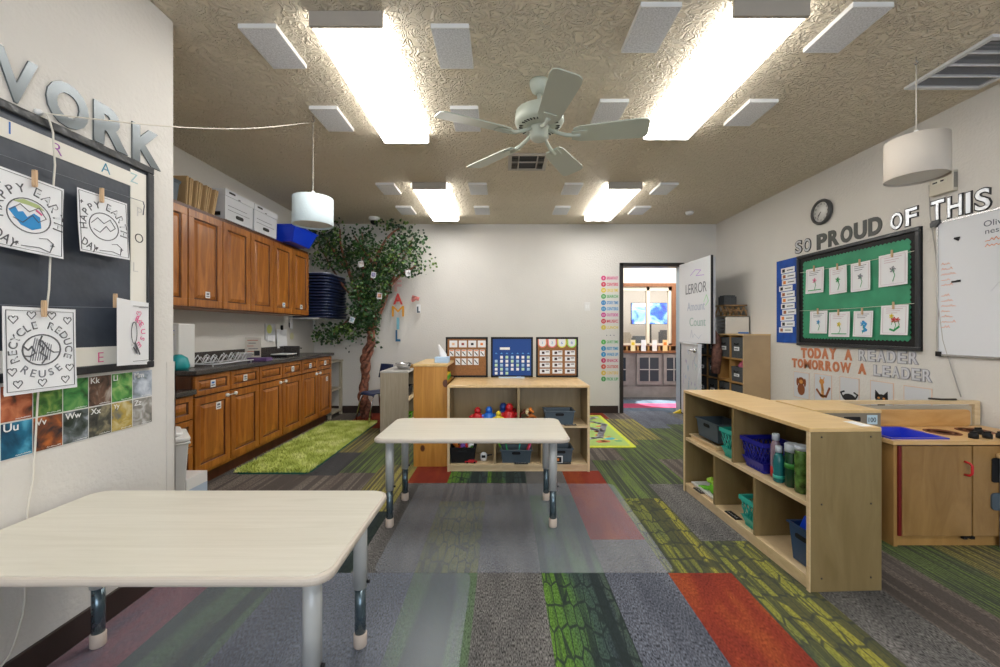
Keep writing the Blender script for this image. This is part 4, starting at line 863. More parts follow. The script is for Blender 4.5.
MB().box(-.015, 2.0, .43, .449, .032, .13).box(1.98, 2.0, .25, .43, .032, .13).build('upstand', GRANITE, t, bevel=.003)
# lower desk section beside it
t = thing('desk_cabinet', 'lower cherry drawer cabinet nearest the white bin', 'cabinet', (XF, 2.02, 0), 90)
MB().box(0, .855, .022, .43, .1, .70).box(0, .855, .07, .43, 0, .1).build('carcass', CHERDK, t)
for k in range(2):
    for z0, z1 in ((.125, .33), (.34, .52), (.53, .69)):
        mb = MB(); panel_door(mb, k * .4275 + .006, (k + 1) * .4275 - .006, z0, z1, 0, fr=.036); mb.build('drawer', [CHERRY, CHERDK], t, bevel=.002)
tag(MB().box(0, .855, -.025, .447, 0, .035).build('worktop', GRANITE, None, (XF, 2.02, .70), 90, bevel=.004), 'lower dark granite worktop beside the near wall end', 'worktop')
# wall cabinets
XU = -2.32; W2 = .376
for c in range(3):
    t = thing('wall_cabinet', ['nearest', 'middle', 'farthest'][c] + ' cherry wall cabinet of three, two raised panel doors', 'cabinet', (XU, 2.645 + c * 2 * W2, 1.315), 90, 'cherry wall cabinets')
    MB().box(0, 2 * W2, .022, .297, 0, .755).build('carcass', CHERRY, t)
    MB().box(0, 2 * W2, .012, .03, .735, .762).box(0, 2 * W2, .014, .024, 0, .012).build('face_frame', CHERDK, t)
    for k in range(2):
        mb = MB(); panel_door(mb, k * W2 + .005, (k + 1) * W2 - .005, .012, .735, 0, fr=.056); dr = mb.build('door', [CHERRY, CHERDK], t, bevel=.002)
        if (c, k) != (1, 0) and (c, k) != (1, 1): sticker(dr, k * W2 + (.20 if c == 0 else .19), .11 if c == 0 else .10, .05, v=k)
# things on the wall cabinets
def at(px, py, Y): return ((px - 503) / F * Y, Y, CH - (py - 330) / F * Y)
b1 = thing('storage_box', 'black case at the near end on top of wall cabinets', 'box', (-2.46, 2.84, 2.077))
MB().taper(-.12, .12, -.13, .13, 0, .15, .012).box(-.125, .125, -.135, .135, .13, .155).build('case_body', SLATEP, b1, bevel=.004)
KR = mat('kraft_paper', (.52, .36, .19), .85)
for i in range(11):
    y = 3.03 + i * .031; lean = .04 * math.sin(i * 1.7) + .06
    o = MB().obox((0, 0, .105), (.235 - .01 * (i % 3), .012, .215), (R(-4 - i), 0, R(3 * math.sin(i * 2.2)))).obox((0, -.009, .10), (.225, .003, .20), (R(-4 - i), 0, R(3 * math.sin(i * 2.2)))).build('paper_sack', KR, None, (-2.45, y, 2.079))
    tag(o, 'tan paper bag, %s of the row on wall cabinets from the near end' % (ORD + ['ninth', 'tenth', 'eleventh'])[i], 'paper bag', 'tan paper bags on the wall cabinets')
CB = mat('white_carton', (.66, .68, .73), .7)
def banker(label, y):
    t = thing('file_box', label, 'box', (-2.44, y, 2.077), 90, 'white cardboard file boxes')
    MB().taper(-.19, .19, -.13, .14, 0, .235, .004, wall=.004, lip=.002).build('carton', CB, t)
    MB().box(-.196, .196, -.136, .146, .195, .252).build('lid', CB, t, bevel=.002)
    mb = MB().prism(rounded(-.05, .05, .035, .065, .014, 3), -.131, -.126, 0).prism(rounded(-.15, -.07, .222, .238, .006, 3), -.1375, -.135, 0)
    mb.box(-.03, .0, -.1375, -.135, .20, .207, 0).box(-.15, .14, -.130, -.1265, .085, .088, 1).box(-.15, .10, -.131, -.1275, .12, .123, 1)
    mb.prism([(q[0], q[1]) for q in rounded(-.045, .045, .035, .065, .014, 3)], -.1275, -.126, 0)
    mb.build('print_and_handhole', [BLACK, INKG], t)
    e = MB().box(-.1965, -.19, -.09, .10, .03, .06, 0); e.build('end_handhole', BLACK, t)
banker('nearer white cardboard file box on top of wall cabinets', 3.60)
banker('farther white cardboard file box beside the blue tub', 4.0)
t = thing('blue_tub', 'bright blue sloping plastic tub on top of the far wall cabinet', 'tub', (-2.36, 4.50, 2.077))
MB().taper(-.21, .21, -.26, .24, 0, .17, .06, lip=.012).build('tub_body', mat('bright_blue_plastic', (.005, .05, .70), .28), t, bevel=.004)
# stacked cots on a wall shelf past the cabinets
tag(MB().box(-2.6, -2.25, 4.99, 5.66, 1.288, 1.30).box(-2.6, -2.575, 5.0, 5.03, 1.16, 1.288).box(-2.6, -2.575, 5.6, 5.63, 1.16, 1.288).build('wall_shelf', WHITE), 'white wall shelf carrying the stack of navy cots', 'shelf')
CT = mat('cot_navy', (.006, .011, .035), .5, noise=.5, nscale=12); CT2 = mat('cot_edge', (.014, .024, .075), .4)
cot = None
for i in range(15):
    lb = 'navy stacking cot, %s' % ('topmost of the stack by the tree, pale edge' if i == 14 else '%s from the bottom of the stack by the tree' % (ORD + ['ninth', 'tenth', 'eleventh', 'twelfth', 'thirteenth', 'fourteenth'])[i])
    z = 1.302 + i * .037; dx = .012 * math.sin(i * 2.1); dy = .01 * math.cos(i * 1.3)
    if cot is None:
        cot = thing('stacking_cot', lb, 'cot', (-2.37 + dx, 5.32 + dy, z), 0, 'navy stacking cots'); pts = rounded(-.23, .23, -.31, .31, .09)
        MB().prismz(pts, .012, .02).build('sling', CT, cot); mb = MB().tube([(x, y, .012) for x, y in pts], .0135, 8, closed=True)
        mb.build('frame', CT2, cot)
    elif i < 14: dup(cot, (-2.37 + dx, 5.32 + dy, z), 0, lb)
    else:
        c_ = dup(cot, (-2.37 + dx, 5.32 + dy, z + .004), 0, lb)
        MB().prismz(rounded(-.235, .235, -.315, .315, .09), .028, .036).build('pale_top_sheet', mat('pale_sheet', (.55, .58, .66), .6), c_)

# things on the worktop
wz = .863
t = thing('paper_towel_dispenser', 'white box dispenser with a printed sheet at near end of worktop', 'dispenser', (-2.46, 3.07, wz))
MB().box(-.08, .08, -.06, .10, .0, .335).build('case', WHITE, t, bevel=.008)
MB().box(-.06, .06, -.062, -.059, .14, .32, 0).box(-.05, .05, -.0635, -.062, .28, .285, 1).box(-.045, .05, -.0635, -.062, .25, .254, 2).box(-.045, .03, -.0635, -.062, .22, .224, 1).box(-.045, .04, -.0635, -.062, .19, .194, 2).build('printed_sheet', [PAPER, DBLUE, mat('yellow_ink', (.55, .55, .2), .7)], t)
tag(MB().lathe([(.0, 0), (.06, 0), (.07, .03), (.055, .085), (.02, .11), (0, .112)]).build('teal_kettle', mat('teal_pot', (.02, .36, .40), .3), None, (-2.34, 2.955, wz)), 'round teal pot in front of white dispenser on worktop', 'pot')
WIRE = mat('white_wire', (.75, .76, .80), .35)
t = thing('dish_rack', 'white wire dish rack with zigzag loops on the worktop', 'dish rack', (-2.33, 3.42, wz))
mb = MB()
for x in (-.09, .09): mb.tube([(x, -.26, .02), (x, .26, .02)], .005, 6)
for k in range(5): mb.tube([(-.09, -.24 + k * .12, .02), (.09, -.24 + k * .12, .02)], .004, 6)
for c0 in (-.16, .14):
    for x in (-.06, .0, .06):
        mb.tube([(x, c0 - .08, .02), (x + .01, c0 - .03, .075), (x, c0 + .03, .02), (x, c0 + .08, .075), (x, c0 + .05, .09), (x, c0, .03), (x, c0 - .05, .09), (x, c0 - .08, .06)], .0038, 6)
for x in (-.08, .08):
    for y in (-.24, .24): mb.cyl((x, y, 0), (x, y, .02), .005, n=8)
mb.build('wire_frame', WIRE, t)
tag(MB().box(-.09, .09, -.05, .05, 0, .03).build('food_tub', mat('purple_pack', (.16, .09, .25), .4), None, (-2.27, 3.83, wz), bevel=.004), 'flat purple pack on the worktop beside white bowl', 'pack')
t = tag(MB().lathe([(.035, 0), (.04, .004), (.075, .07), (.08, .072), (.072, .066), (.036, .01), (0, .008)]).build('white_bowl', WHITE, None, (-2.44, 3.86, wz)), 'white bowl on worktop behind the purple pack', 'bowl')
tag(MB().box(-.08, .08, -.10, .10, 0, .025, 0).box(-.085, .085, -.105, .105, .025, .033, 1).build('counter_tray', [BLACK, WHITE], None, (-2.36, 4.42, wz)), 'black tray with white top on worktop below hanging papers', 'tray')
t = thing('sign_holder', 'small upright sign holder with red and grey print on worktop', 'sign holder', (-2.50, 4.10, wz), 18)
MB().box(-.07, .07, 0, .004, 0, .215).box(-.07, .07, -.05, .01, 0, .004).build('acrylic', mat('acrylic_pale', (.70, .66, .60), .15), t)
mb = MB()
for k in range(6): mb.box(-.05 + .01 * (k % 2), .045 - .02 * (k % 3), -.001, 0, .18 - k * .028, .187 - k * .028, k % 2)
mb.box(.01, .06, -.002, -.001, .03, .08, 2).build('print', [mat('faint_red', (.55, .2, .15), .7), INKG, INK], t)
t = thing('hanging_folder', 'clear folder with yellow-green note, pinned on wall below cabinets', 'folder', (XL + .004, 4.60, 1.19), 90)
MB().box(-.10, .10, -.006, 0, -.15, .03).build('sleeve', mat('folder_grey', (.60, .62, .64), .3), t)
MB().lathe([(.05, -.001), (.05, 0)], (-.02, -.006, -.03), 20, axis='y').build('round_note', mat('yellow_green_note', (.62, .68, .22), .7), t)
MB().box(-.06, .09, -.008, -.006, -.17, -.10).build('paper_slip', PAPER, t)
t = thing('wall_paper_sheet', 'white paper hanging from black clip below the wall cabinet', 'paper', (XL + .004, 4.83, 1.16), 90)
MB().sheet(-.11, .11, -.22, .0, -.008, .012).build('sheet', PAPER, t); MB().box(-.015, .015, -.02, -.004, -.01, .045).build('binder_clip', BLACK, t)
tag(MB().box(-.006, .006, -.012, 0, -.02, .04).build('wall_hook', BLACK, None, (XL + .002, 5.02, 1.2), 90), 'small black hook on wall beside the hanging paper', 'hook')
tag(MB().lathe([(.045, -.002), (.045, 0)], (0, 0, 0), 10, axis='y').build('paper_flower', mat('yellow_note', (.66, .63, .38), .7), None, (XL + .003, 5.08, 1.075), 90), 'pale yellow flower-shaped note on wall past the backsplash', 'note')
t = thing('bar_tap', 'small dark tap at the far end of the worktop', 'tap', (-2.50, 4.99, wz))
MB().tube([(0, 0, 0), (0, 0, .05), (.02, 0, .07), (.05, 0, .065)], .008).build('spout', DKMETAL, t); MB().lathe([(.018, 0), (.015, .008)]).build('base', DKMETAL, t)
# small wooden stand after the cabinets, bin and box before them
t = thing('wood_stand', 'narrow weathered wooden stand in the corner past the cabinets', 'stand', (-2.60, 5.26, 0))
for x, y in ((0, 0), (.35, 0), (0, .36), (.35, .36)): MB().box(x, x + .035, y, y + .035, 0, .72).build('post', DRIFT, t)
MB().box(-.01, .395, -.01, .405, .72, .745).build('top', DRIFT, t); MB().box(0, .385, 0, .395, .35, .37).build('shelf_board', DRIFT, t); MB().box(0, .385, 0, .395, .05, .07).build('shelf_board', DRIFT, t)
t = thing('waste_bin', 'white plastic bin with lid behind the near wall end', 'bin', (-1.955, 2.32, 0), 42)
MB().taper(-.13, .13, -.13, .13, 0, .52, .03, lip=.01).build('bin_body', mat('bin_white', (.66, .67, .66), .4), t, bevel=.006)
MB().prismz(rounded(-.14, .14, -.14, .14, .03), .522, .55).prismz(rounded(-.11, .11, -.11, .11, .04), .55, .575).build('lid', WHITE, t, bevel=.01)
t = thing('small_carton', 'small white and blue carton on floor between bin and cabinets', 'box', (-2.062, 2.63, 0), 0)
MB().box(-.10, .10, -.09, .09, 0, .22).build('carton_body', WHITE, t); MB().box(-.1005, .1005, -.0905, .0905, .05, .15).build('blue_band', mat('pale_blue_print', (.45, .55, .68), .6), t)
MB().box(-.09, .09, -.08, .08, .22, .222).build('flap', WHITE, t)

# ------------------------------------------------------------------ tall cubby by the door (faces -x)
CO = (2.66, 5.63); t = thing('cubby_unit', 'tall birch cubby of square cells with charcoal bins behind open door', 'shelf', (*CO, 0), -90)
s = .27; th = .018; WW = 4 * s + th
for x in (0, WW - th): MB().box(x, x + th, 0, .298, 0, 1.09).build('side_panel', mat('tan_ply', (.47, .33, .185), .5, noise=.06, nscale=6), t, bevel=.002)
MB().box(-.003, WW + .003, -.003, .299, 1.09, 1.105).build('top', BIRCHTOP, t)
for k in range(1, 4): MB().box(k * s, k * s + th, .003, .29, .018, 1.09).build('divider', MAPLE, t)
for k in range(4): MB().box(th, WW - th, .003, .29, .0 + k * .27, .018 + k * .27).build('shelf_board', MAPLE, t)
MB().box(th, WW - th, .287, .295, .018, 1.09).build('back_panel', MAPLE, t)
def cub(x, y, z): return (CO[0] + y, CO[1] - x, z)
cn = ['farthest', 'third from camera', 'second from camera', 'nearest']
def fabric_bin(label, x, z, h=.235):
    b_ = thing('fabric_bin', label, 'bin', cub(x, .14, z), -90, 'charcoal fabric bins in the cubby')
    MB().taper(-.118, .118, -.132, .12, 0, h, .004, wall=.004, lip=.004).build('bin_body', GREYF, b_, bevel=.006)
    MB().tube([(-.035, -.136, h * .72), (-.03, -.152, h * .66), (.03, -.152, h * .66), (.035, -.136, h * .72)], .007, 6).build('pull_handle', BLACK, b_)
    tagm = PAPER if 'camera, top' not in label or 'nearest' not in label else mat('tan_tag', (.75, .50, .25), .7)
    MB().box(-.05, .05, -.1375, -.134, h * .36, h * .55, 0).box(-.04, .03, -.138, -.1375, h * .42, h * .48, 1).build('label_tag', [tagm, INKG], b_)
for c in range(4):
    for r_ in range(1, 4):
        if (c, r_) == (2, 2): continue
        fabric_bin('charcoal fabric bin, %s column, %s row of the cubby' % (cn[c], ['', 'lower', 'middle', 'top'][r_]), th / 2 + s * (c + .5), .019 + .27 * r_, .235 if (c, r_) != (3, 2) else .17)
tag(MB().lathe([(0, 0), (.05, .01), (.07, .04), (.05, .08), (0, .09)], n=12).obox((.02, 0, .06), (.1, .07, .05), (.3, .2, .4)).build('cloth_bundle', mat('pink_cloth', (.60, .14, .22), .8, noise=.6, nscale=18), None, cub(th / 2 + s * 3.5, .10, .70)), 'pink and red cloth bundle poking out of sagging cubby bin', 'cloth')
t = thing('paper_sorter', 'white literature sorter with slots on top of the cubby', 'paper sorter', (2.66, 4.90, 1.107))
MB().box(0, .29, 0, .012, 0, .21).box(.0, .29, .24, .252, 0, .21).box(0, .29, 0, .252, .2, .21).box(.28, .29, 0, .252, 0, .21).build('case', mat('sorter_cream', (.66, .63, .57), .5), t)
mb = MB()
for k in range(5): mb.box(0, .28, .012, .24, .002 + k * .04, .008 + k * .04)
mb.build('slot_shelf', mat('sorter_shelf', (.55, .54, .52), .5), t); MB().box(.15, .27, -.012, 0, 0, .018).build('blue_clip', DBLUE, t)
mb = MB()
for k in range(5): mb.box(.03, .26, .02, .23, .008 + k * .04, .013 + k * .04)
mb.build('dark_contents', BLACK, t)
t = thing('wooden_rack', 'openwork brown wooden rack on top of the paper sorter', 'rack', (2.64, 4.92, 1.319))
mb = MB().box(0, .29, 0, .18, 0, .008)
for k in range(9):
    x = .01 + k * .033; mb.obox((x, .02, .07), (.012, .012, .13), (0, R(20 if k % 2 else -20), 0)).obox((x, .16, .07), (.012, .012, .13), (0, R(-20 if k % 2 else 20), 0))
mb.box(0, .29, 0, .03, .12, .135).box(0, .29, .15, .18, .12, .135).box(0, .29, 0, .03, .06, .068).box(0, .02, 0, .18, .12, .135).box(.27, .29, 0, .18, .12, .135); mb.build('rack_body', wood('rack_wood', (.16, .08, .03), (.40, .24, .10), (6, 6, 6), 4), t)
tag(MB().box(-.09, .09, -.1, .1, 0, .11).box(-.085, .085, -.095, .095, .11, .12).build('dark_box', SLATEP, None, (2.70, 5.30, 1.107 + .0), bevel=.004), 'dark box behind the rack on the cubby', 'box')
db = tag(MB().box(-.08, .07, -.07, .07, 0, .10).box(-.07, .06, -.06, .06, .10, .115).build('dark_case', GREYF, None, (2.74, 5.0, 1.4545), bevel=.004), 'dark grey case stacked on the wooden rack', 'case')
# clutter between door and cubby
tag(MB().tube([(0, 0, .0), (.02, .0, .25), (.03, .02, .42), (.0, .03, .52)], [.05, .06, .05, .02], 10).build('hanging_bag', mat('patterned_bag', (.16, .07, .05), .7, noise=.8, nscale=20), None, (2.60, 5.02, .62)), 'brown patterned bag hanging on the cubby beside door handle', 'bag')

# ------------------------------------------------------------------ play kitchen and low units on the right
t = thing('play_kitchen', 'wooden play kitchen with blue sink, red handle and black knobs', 'play kitchen', (2.075, 2.178, 0))
w_ = .86; h = .565
MB().box(0, .02, .0, .32, .0, h - .02).box(w_ - .02, w_, 0, .32, 0, h - .02).box(0.02, w_ - .02, .30, .32, 0, h - .02).box(.02, w_ - .02, .02, .3, .05, .07).build('carcass', MAPLE, t)
MB().box(.02, w_ - .02, .012, .03, 0, .05).build('kick_board', MAPLE, t)
mb = MB().box(-.02, w_, -.02, .0, h - .02, h).box(-.02, .02, 0, .33, h - .02, h).box(.30, w_, 0, .33, h - .02, h).box(.02, .30, 0, .03, h - .02, h).box(.02, .30, .27, .33, h - .02, h)
mb.build('worktop', wood('orange_top', (.60, .36, .14), (.72, .47, .22), (.6, 4, 4), 4, .3), t)
MB().taper(.012, .305, .025, .275, h - .10, h + .006, .03, wall=.01, lip=.01).build('sink_basin', mat('sink_blue', (.01, .03, .50), .3), t)
MB().lathe([(.022, h), (.022, h + .035), (.016, h + .05), (0, h + .05)], (.045, .295, 0), 14).build('tap_knob', RED, t)
MB().prism(rounded(.01, .77, h, h + .10, .02), .315, .335).build('backsplash', wood('backsplash_wood', (.52, .27, .08), (.66, .38, .14), (.6, 3, 3), 4, .35), t, bevel=.004)
dd = MB().box(.035, .402, -.012, .006, .06, h - .028).build('door', wood('door_birch', (.27, .145, .045), (.38, .22, .08), (2, 2, .5), 5, .35), t, bevel=.003)
MB().tube([(.365, -.012, .455), (.365, -.035, .452), (.373, -.04, .44), (.373, -.04, .40), (.365, -.035, .388), (.365, -.012, .385)], .006, 8).build('door_handle', RED, dd)
MB().box(.018, .033, -.010, .004, .06, h - .028).build('red_hinge_strip', mat('dark_red_hinge', (.17, .008, .010), .4), t)
MB().box(.355, .375, -.016, .0, .045, .06).box(.395, .415, -.016, .0, .045, .06).box(.365, .405, -.014, 0, .05, .056).build('catch', BLACK, t)
od = MB().box(.410, .84, -.012, .006, .06, h - .028).build('oven_door', wood('oven_birch', (.27, .145, .045), (.38, .22, .08), (2, 2, .5), 5, .35), t, bevel=.003)
MB().prism(rounded(.505, .79, .345, .475, .012), -.016, -.011).build('oven_window', BLACK, od)
MB().prism(rounded(.50, .60, .20, .29, .02), -.02, -.011).build('oven_panel', SLATEP, od)
mb = MB().lathe([(.08, h + .0002), (.08, h + .002), (.066, h + .002), (.066, h + .0002)], (.44, .17, 0), 30).lathe([(.05, h + .0002), (.05, h + .002), (.04, h + .002), (.04, h + .0002)], (.44, .17, 0), 30)
mb.lathe([(.08, h + .0002), (.08, h + .002), (.066, h + .002), (.066, h + .0002)], (.66, .20, 0), 30).lathe([(.05, h + .0002), (.05, h + .002), (.04, h + .002), (.04, h + .0002)], (.66, .20, 0), 30)
mb.build('burner_ring', mat('burner_brown', (.22, .07, .03), .5), t)
for k, (x, y) in enumerate(((.47, .04), (.545, .04), (.62, .04), (.60, .13))): MB().lathe([(.020, h), (.020, h + .022), (.017, h + .026), (0, h + .026)], (x, y, 0), 16).obox((x, y, h + .03), (.034, .008, .012)).build('control_knob', BLACK, t)
LU = thing('divider_panel', 'cream framed low divider panel standing behind the play kitchen', 'divider', (1.66, 2.545, 0), 0)
CRP = mat('cream_panel', (.52, .46, .35), .5)
MB().box(0, 1.29, .004, .012, .03, .68).build('back_panel', CRP, LU)
MB().box(0, 1.29, -.012, .025, .69, .712).box(1.255, 1.29, -.012, .02, 0, .69).box(0, .035, -.012, .02, 0, .69).box(0, 1.29, -.012, .02, 0, .05).build('frame', BIRCHE, LU, bevel=.002)
tag(MB().tube([(-.08, 0, .012), (0, 0, .006), (.09, 0, .006)], .006, 8).build('pencil', DKMETAL, None, (2.73, 2.552, .712)), 'dark pointer lying on top of the cream divider panel', 'pencil')
t = thing('play_microwave', 'grey-fronted wooden play appliance with paper label, behind right shelf', 'play appliance', (1.685, 2.22, 0))
MB().box(0, .36, .012, .30, .0, .70).build('cabinet_body', BIRCH, t); MB().box(-.005, .362, -.004, .305, .70, .718).build('top', BIRCHTOP, t, bevel=.003)
MB().box(0, .36, 0, .012, 0, .70).build('front_panel', mat('grey_brown_front', (.24, .20, .15), .5), t)
MB().prism(rounded(.16, .25, .655, .68, .006), -.002, .0).build('slot', BLACK, t)
MB().box(.285, .34, -.003, -.001, .640, .69, 0).text('100', .292, .652, .025, .04, -.003, .0008, 1).build('paper_label', [mat('label_pale_blue', (.52, .66, .74), .7), INK], t)
t = thing('white_side_stand', 'white stand with wooden top at far right, before play kitchen', 'stand', (2.60, 1.86, 0))
MB().box(.015, .34, .02, .30, .0, .475).build('stand_body', mat('stand_white', (.55, .57, .62), .5), t, bevel=.004); MB().prismz(rounded(0, .35, 0, .32, .03), .475, .498).build('top', BIRCHTOP, t, bevel=.005)

# ------------------------------------------------------------------ helpers for the two long walls
def rw(px, py, g=0): Y = (XR - g) * F / (px - 503); return Y, CH - (py - 330) * Y / F          # point on the right wall seen at a pixel
def lw(px, py, g=0): Y = -(XN + g) * F / (503 - px); return Y, CH - (py - 330) * Y / F         # same on the near left wall
# ------------------------------------------------------------------ green bulletin board and neighbours, right wall (local x runs toward the camera)
BY = 4.097; t = thing('bulletin_board', 'green bulletin board with scalloped edge and wide black frame', 'bulletin board', (XR, BY, 1.0), -90)
W = 1.207; Hh = .883
MB().box(0, W, -.012, 0, 0, Hh).build('backing', BLACK, t)
pts = []
x0, x1, z0, z1 = .082, W - .082, .078, Hh - .078
def scal(a, b, n):
    out = []
    for i in range(n * 6):
        f = i / (n * 6); out.append((a[0] + (b[0] - a[0]) * f, a[1] + (b[1] - a[1]) * f, abs(math.sin(math.pi * f * n)) * .012))
    return out
for (a, b, nn, nx, nz) in (((x0, z0), (x1, z0), 30, 0, -1), ((x1, z0), (x1, z1), 20, 1, 0), ((x1, z1), (x0, z1), 30, 0, 1), ((x0, z1), (x0, z0), 20, -1, 0)):
    for x, z, q in scal(a, b, nn): pts.append((x + nx * q, z + nz * q))
MB().prism(pts, -.015, -.012).build('green_paper', GREENP, t)
MB().box(0, W, -.03, 0, 0, .028).box(0, W, -.03, 0, Hh - .028, Hh).box(0, .028, -.03, 0, .028, Hh - .028).box(W - .028, W, -.03, 0, .028, Hh - .028).build('frame', FRAMEB, t, bevel=.003)
mb = MB(); 
for z, sg in ((.705, .01), (.33, .008)): mb.tube([(.04 + (W - .08) * i / 12, -.022, z + .01 - sg * math.sin(math.pi * i / 12)) for i in range(13)], .0018, 5)
mb.build('clothesline', STRING, t)
def pin(par, x, z): MB().box(x - .006, x + .006, -.012, -.004, z - .025, z + .02).box(x - .0035, x + .0035, -.014, -.002, z - .03, z + .025).build('clothespin', mat('clothespin_wood', (.62, .42, .25), .6), par)
def flower(mb, cx, cz, s, mi, st=3):
    mb.stroke([(cx, cz), (cx + .2 * s, cz - .5 * s), (cx, cz - s)], .05 * s, -.003, st)
    for k in range(5): a = k * 1.257; mb.stroke([(cx, cz), (cx + .28 * s * math.cos(a), cz + .28 * s * math.sin(a)), (cx + .2 * s * math.cos(a + .6), cz + .2 * s * math.sin(a + .6)), (cx, cz)], .05 * s, -.003, mi)
def wallpaper_page(fn, name, label, cat, q, tilt, draw, mats, group, rz, XX, gap=.022, pinx=None, curl=.006, far=True):
    Ya, za = fn(q[0], q[1], gap); Yb, zb = fn(q[2], q[3], gap)
    Yc = (Ya + Yb) / 2; w_ = abs(Ya - Yb); h_ = abs(za - zb); sgn = -1 if rz < 0 else 1
    t = thing(name, label, cat, (XX - gap if rz < 0 else XX + gap, Yc, (za + zb) / 2), rz, group)
    t.rotation_euler = (0, 0, R(rz))
    sh = MB().sheet(-w_ / 2, w_ / 2, -h_ / 2, h_ / 2, 0, curl, tilt=tilt).build('sheet', PAPER, t)
    mb = MB(); draw(mb, w_, h_)
    if mb.v:
        nv = []
        for x, y, z in mb.v:
            v_ = min(1, max(0, z / h_ + .5)); u_ = x / w_
            yy = -curl * ((1 - v_) ** 2) * (.4 + abs(u_) * 1.2)
            nv.append((x * math.cos(tilt) - z * math.sin(tilt), y + yy + .001, x * math.sin(tilt) + z * math.cos(tilt)))
        mb.v = nv; mb.build('drawing', mats, t)
    if pinx is not None: pin(t, pinx, h_ / 2)
    return t
FM = [INKG, DPINK, SKY, DGREEN, YEL, DPURP, RED, mat('pale_rose_print', (.60, .45, .50), .7)]
qs = [(806, 270, 824, 292, 'pale rose flower', 1, 0), (829.5, 268, 847, 292.5, 'small green-blue flower', 3, .04), (851, 264, 870.5, 290, 'faint dark figure', 0, .03), (879, 256, 908, 284, 'grey flower outline, largest of top row', 0, .02),
      (810, 311.5, 827.5, 333.5, 'pale blue flower', 2, 0), (829, 312.5, 850, 337, 'yellow-green flower', 4, 0), (853.5, 311.5, 873, 337, 'strong blue flower', 2, -.02), (881, 306, 908.5, 335, 'red and yellow flowers with green leaves', 6, -.01)]
for i, (a, b, c, d_, nm, ci, tl) in enumerate(qs):
    def draw(mb, w_, h_, ci=ci, i=i):
        mb.stroke([(-w_ * .42, -h_ * .44), (w_ * .42, -h_ * .44), (w_ * .42, h_ * .44), (-w_ * .42, h_ * .44)], .002, -.001, 7, True)
        for k in range(3): mb.stroke([(-w_ * .3, h_ * (.38 - .07 * k)), (w_ * (.3 - .1 * k), h_ * (.38 - .07 * k))], .004, -.001, 7 if i % 2 else 0)
        flower(mb, 0, 0, h_ * .36, ci)
        if i == 7: flower(mb, -.02, .03, h_ * .3, 4); flower(mb, .03, -.0, h_ * .3, 6); mb.stroke([(-.03, -.07), (0, -.08), (.04, -.05)], .014, -.002, 3)
        if i == 6: mb.stroke([(.0, .02), (.03, .0), (.01, -.03), (.035, -.05), (.0, -.06)], .018, -.002, 2)
        if i in (0, 5): mb.stroke([(-w_ * .35, -h_ * .38), (w_ * .35, -h_ * .38)], .008, -.001, 3)
    wallpaper_page(rw, 'flower_drawing', 'paper with %s, %s row of green board' % (nm, 'top' if i < 4 else 'bottom'), 'drawing', (a, b, c, d_), tl, draw, FM, 'flower drawings on the green board', -90, XR, gap=.026, pinx=.0)
# blue chart to its left
Ya, za = rw(777.3, 261); Yb, zb = rw(799, 343.5)
t = thing('blue_chart', 'narrow blue fabric chart with a column of picture cards', 'chart', (XR, Ya, 1.018), -90)
MB().box(0, Ya - Yb - .003, -.008, 0, 0, .867).build('fabric', mat('royal_fabric', (.008, .07, .36), .7, noise=.25, nscale=12), t)
mb = MB()
for i in range(11):
    x = .075 + [0, .01, .015, -.03, .0, .012, .0, .02, -.01, .0, -.03][i]; mb.box(x, x + .20, -.011, -.008, .725 - i * .062, .78 - i * .062, 0).box(x + .02, x + .06, -.0118, -.011, .735 - i * .062, .768 - i * .062, 1 + i % 3).box(x + .09, x + .18, -.0118, -.011, .747 - i * .062, .755 - i * .062, 1)
mb.build('picture_card', [PAPER, INK, mat('card_brown', (.35, .12, .06), .7), ORANGE], t)
# clock, thermostat
t = thing('wall_clock', 'round wall clock with grey rim above the lettering', 'clock', (XR, 3.787, 2.24), -90)
MB().lathe([(0, 0), (.112, 0), (.118, -.02), (.112, -.036), (.098, -.038), (.094, -.026), (.09, -.024)], (0, 0, 0), 40, axis='y', cap=False).build('rim', mat('clock_rim', (.07, .07, .07), .35), t)
MB().lathe([(0, -.022), (.095, -.022), (.095, -.018)], (0, 0, 0), 40, axis='y').build('face', mat('clock_face', (.72, .72, .70), .5), t)
mb = MB()
for k in range(12):
    a = R(90 - 30 * (k + 1)); mb.text(str(k + 1), .074 * math.cos(a), .074 * math.sin(a) - .008, .016, None, -.022, .0008, 0, 0, 'c')
mb.build('numeral', INK, t)
MB().stroke([(0, 0), (.045 * math.cos(R(90 - 228)), .045 * math.sin(R(90 - 228)))], .007, -.0245).build('hour_hand', INK, t)
MB().stroke([(0, 0), (.068 * math.cos(R(90 - 215)), .068 * math.sin(R(90 - 215)))], .004, -.026).build('minute_hand', INK, t)
t = thing('alarm_panel', 'beige wall alarm panel above the word THIS', 'alarm panel', (XR, 2.74, 2.13), -90)
MB().box(-.075, .075, -.035, 0, -.07, .065).build('housing', mat('beige_panel', (.58, .54, .45), .5), t, bevel=.005)
MB().box(-.06, .04, -.037, -.035, .0, .035, 0).box(-.05, -.02, -.038, -.037, .008, .018, 1).box(.0, .02, -.038, -.037, .01, .02, 1).build('display', [mat('display_pale', (.62, .60, .50), .5), INK], t)
MB().box(.068, .0755, -.03, -.005, -.05, .05).build('side_slots', mat('slot_grey', (.25, .23, .2), .6), t)
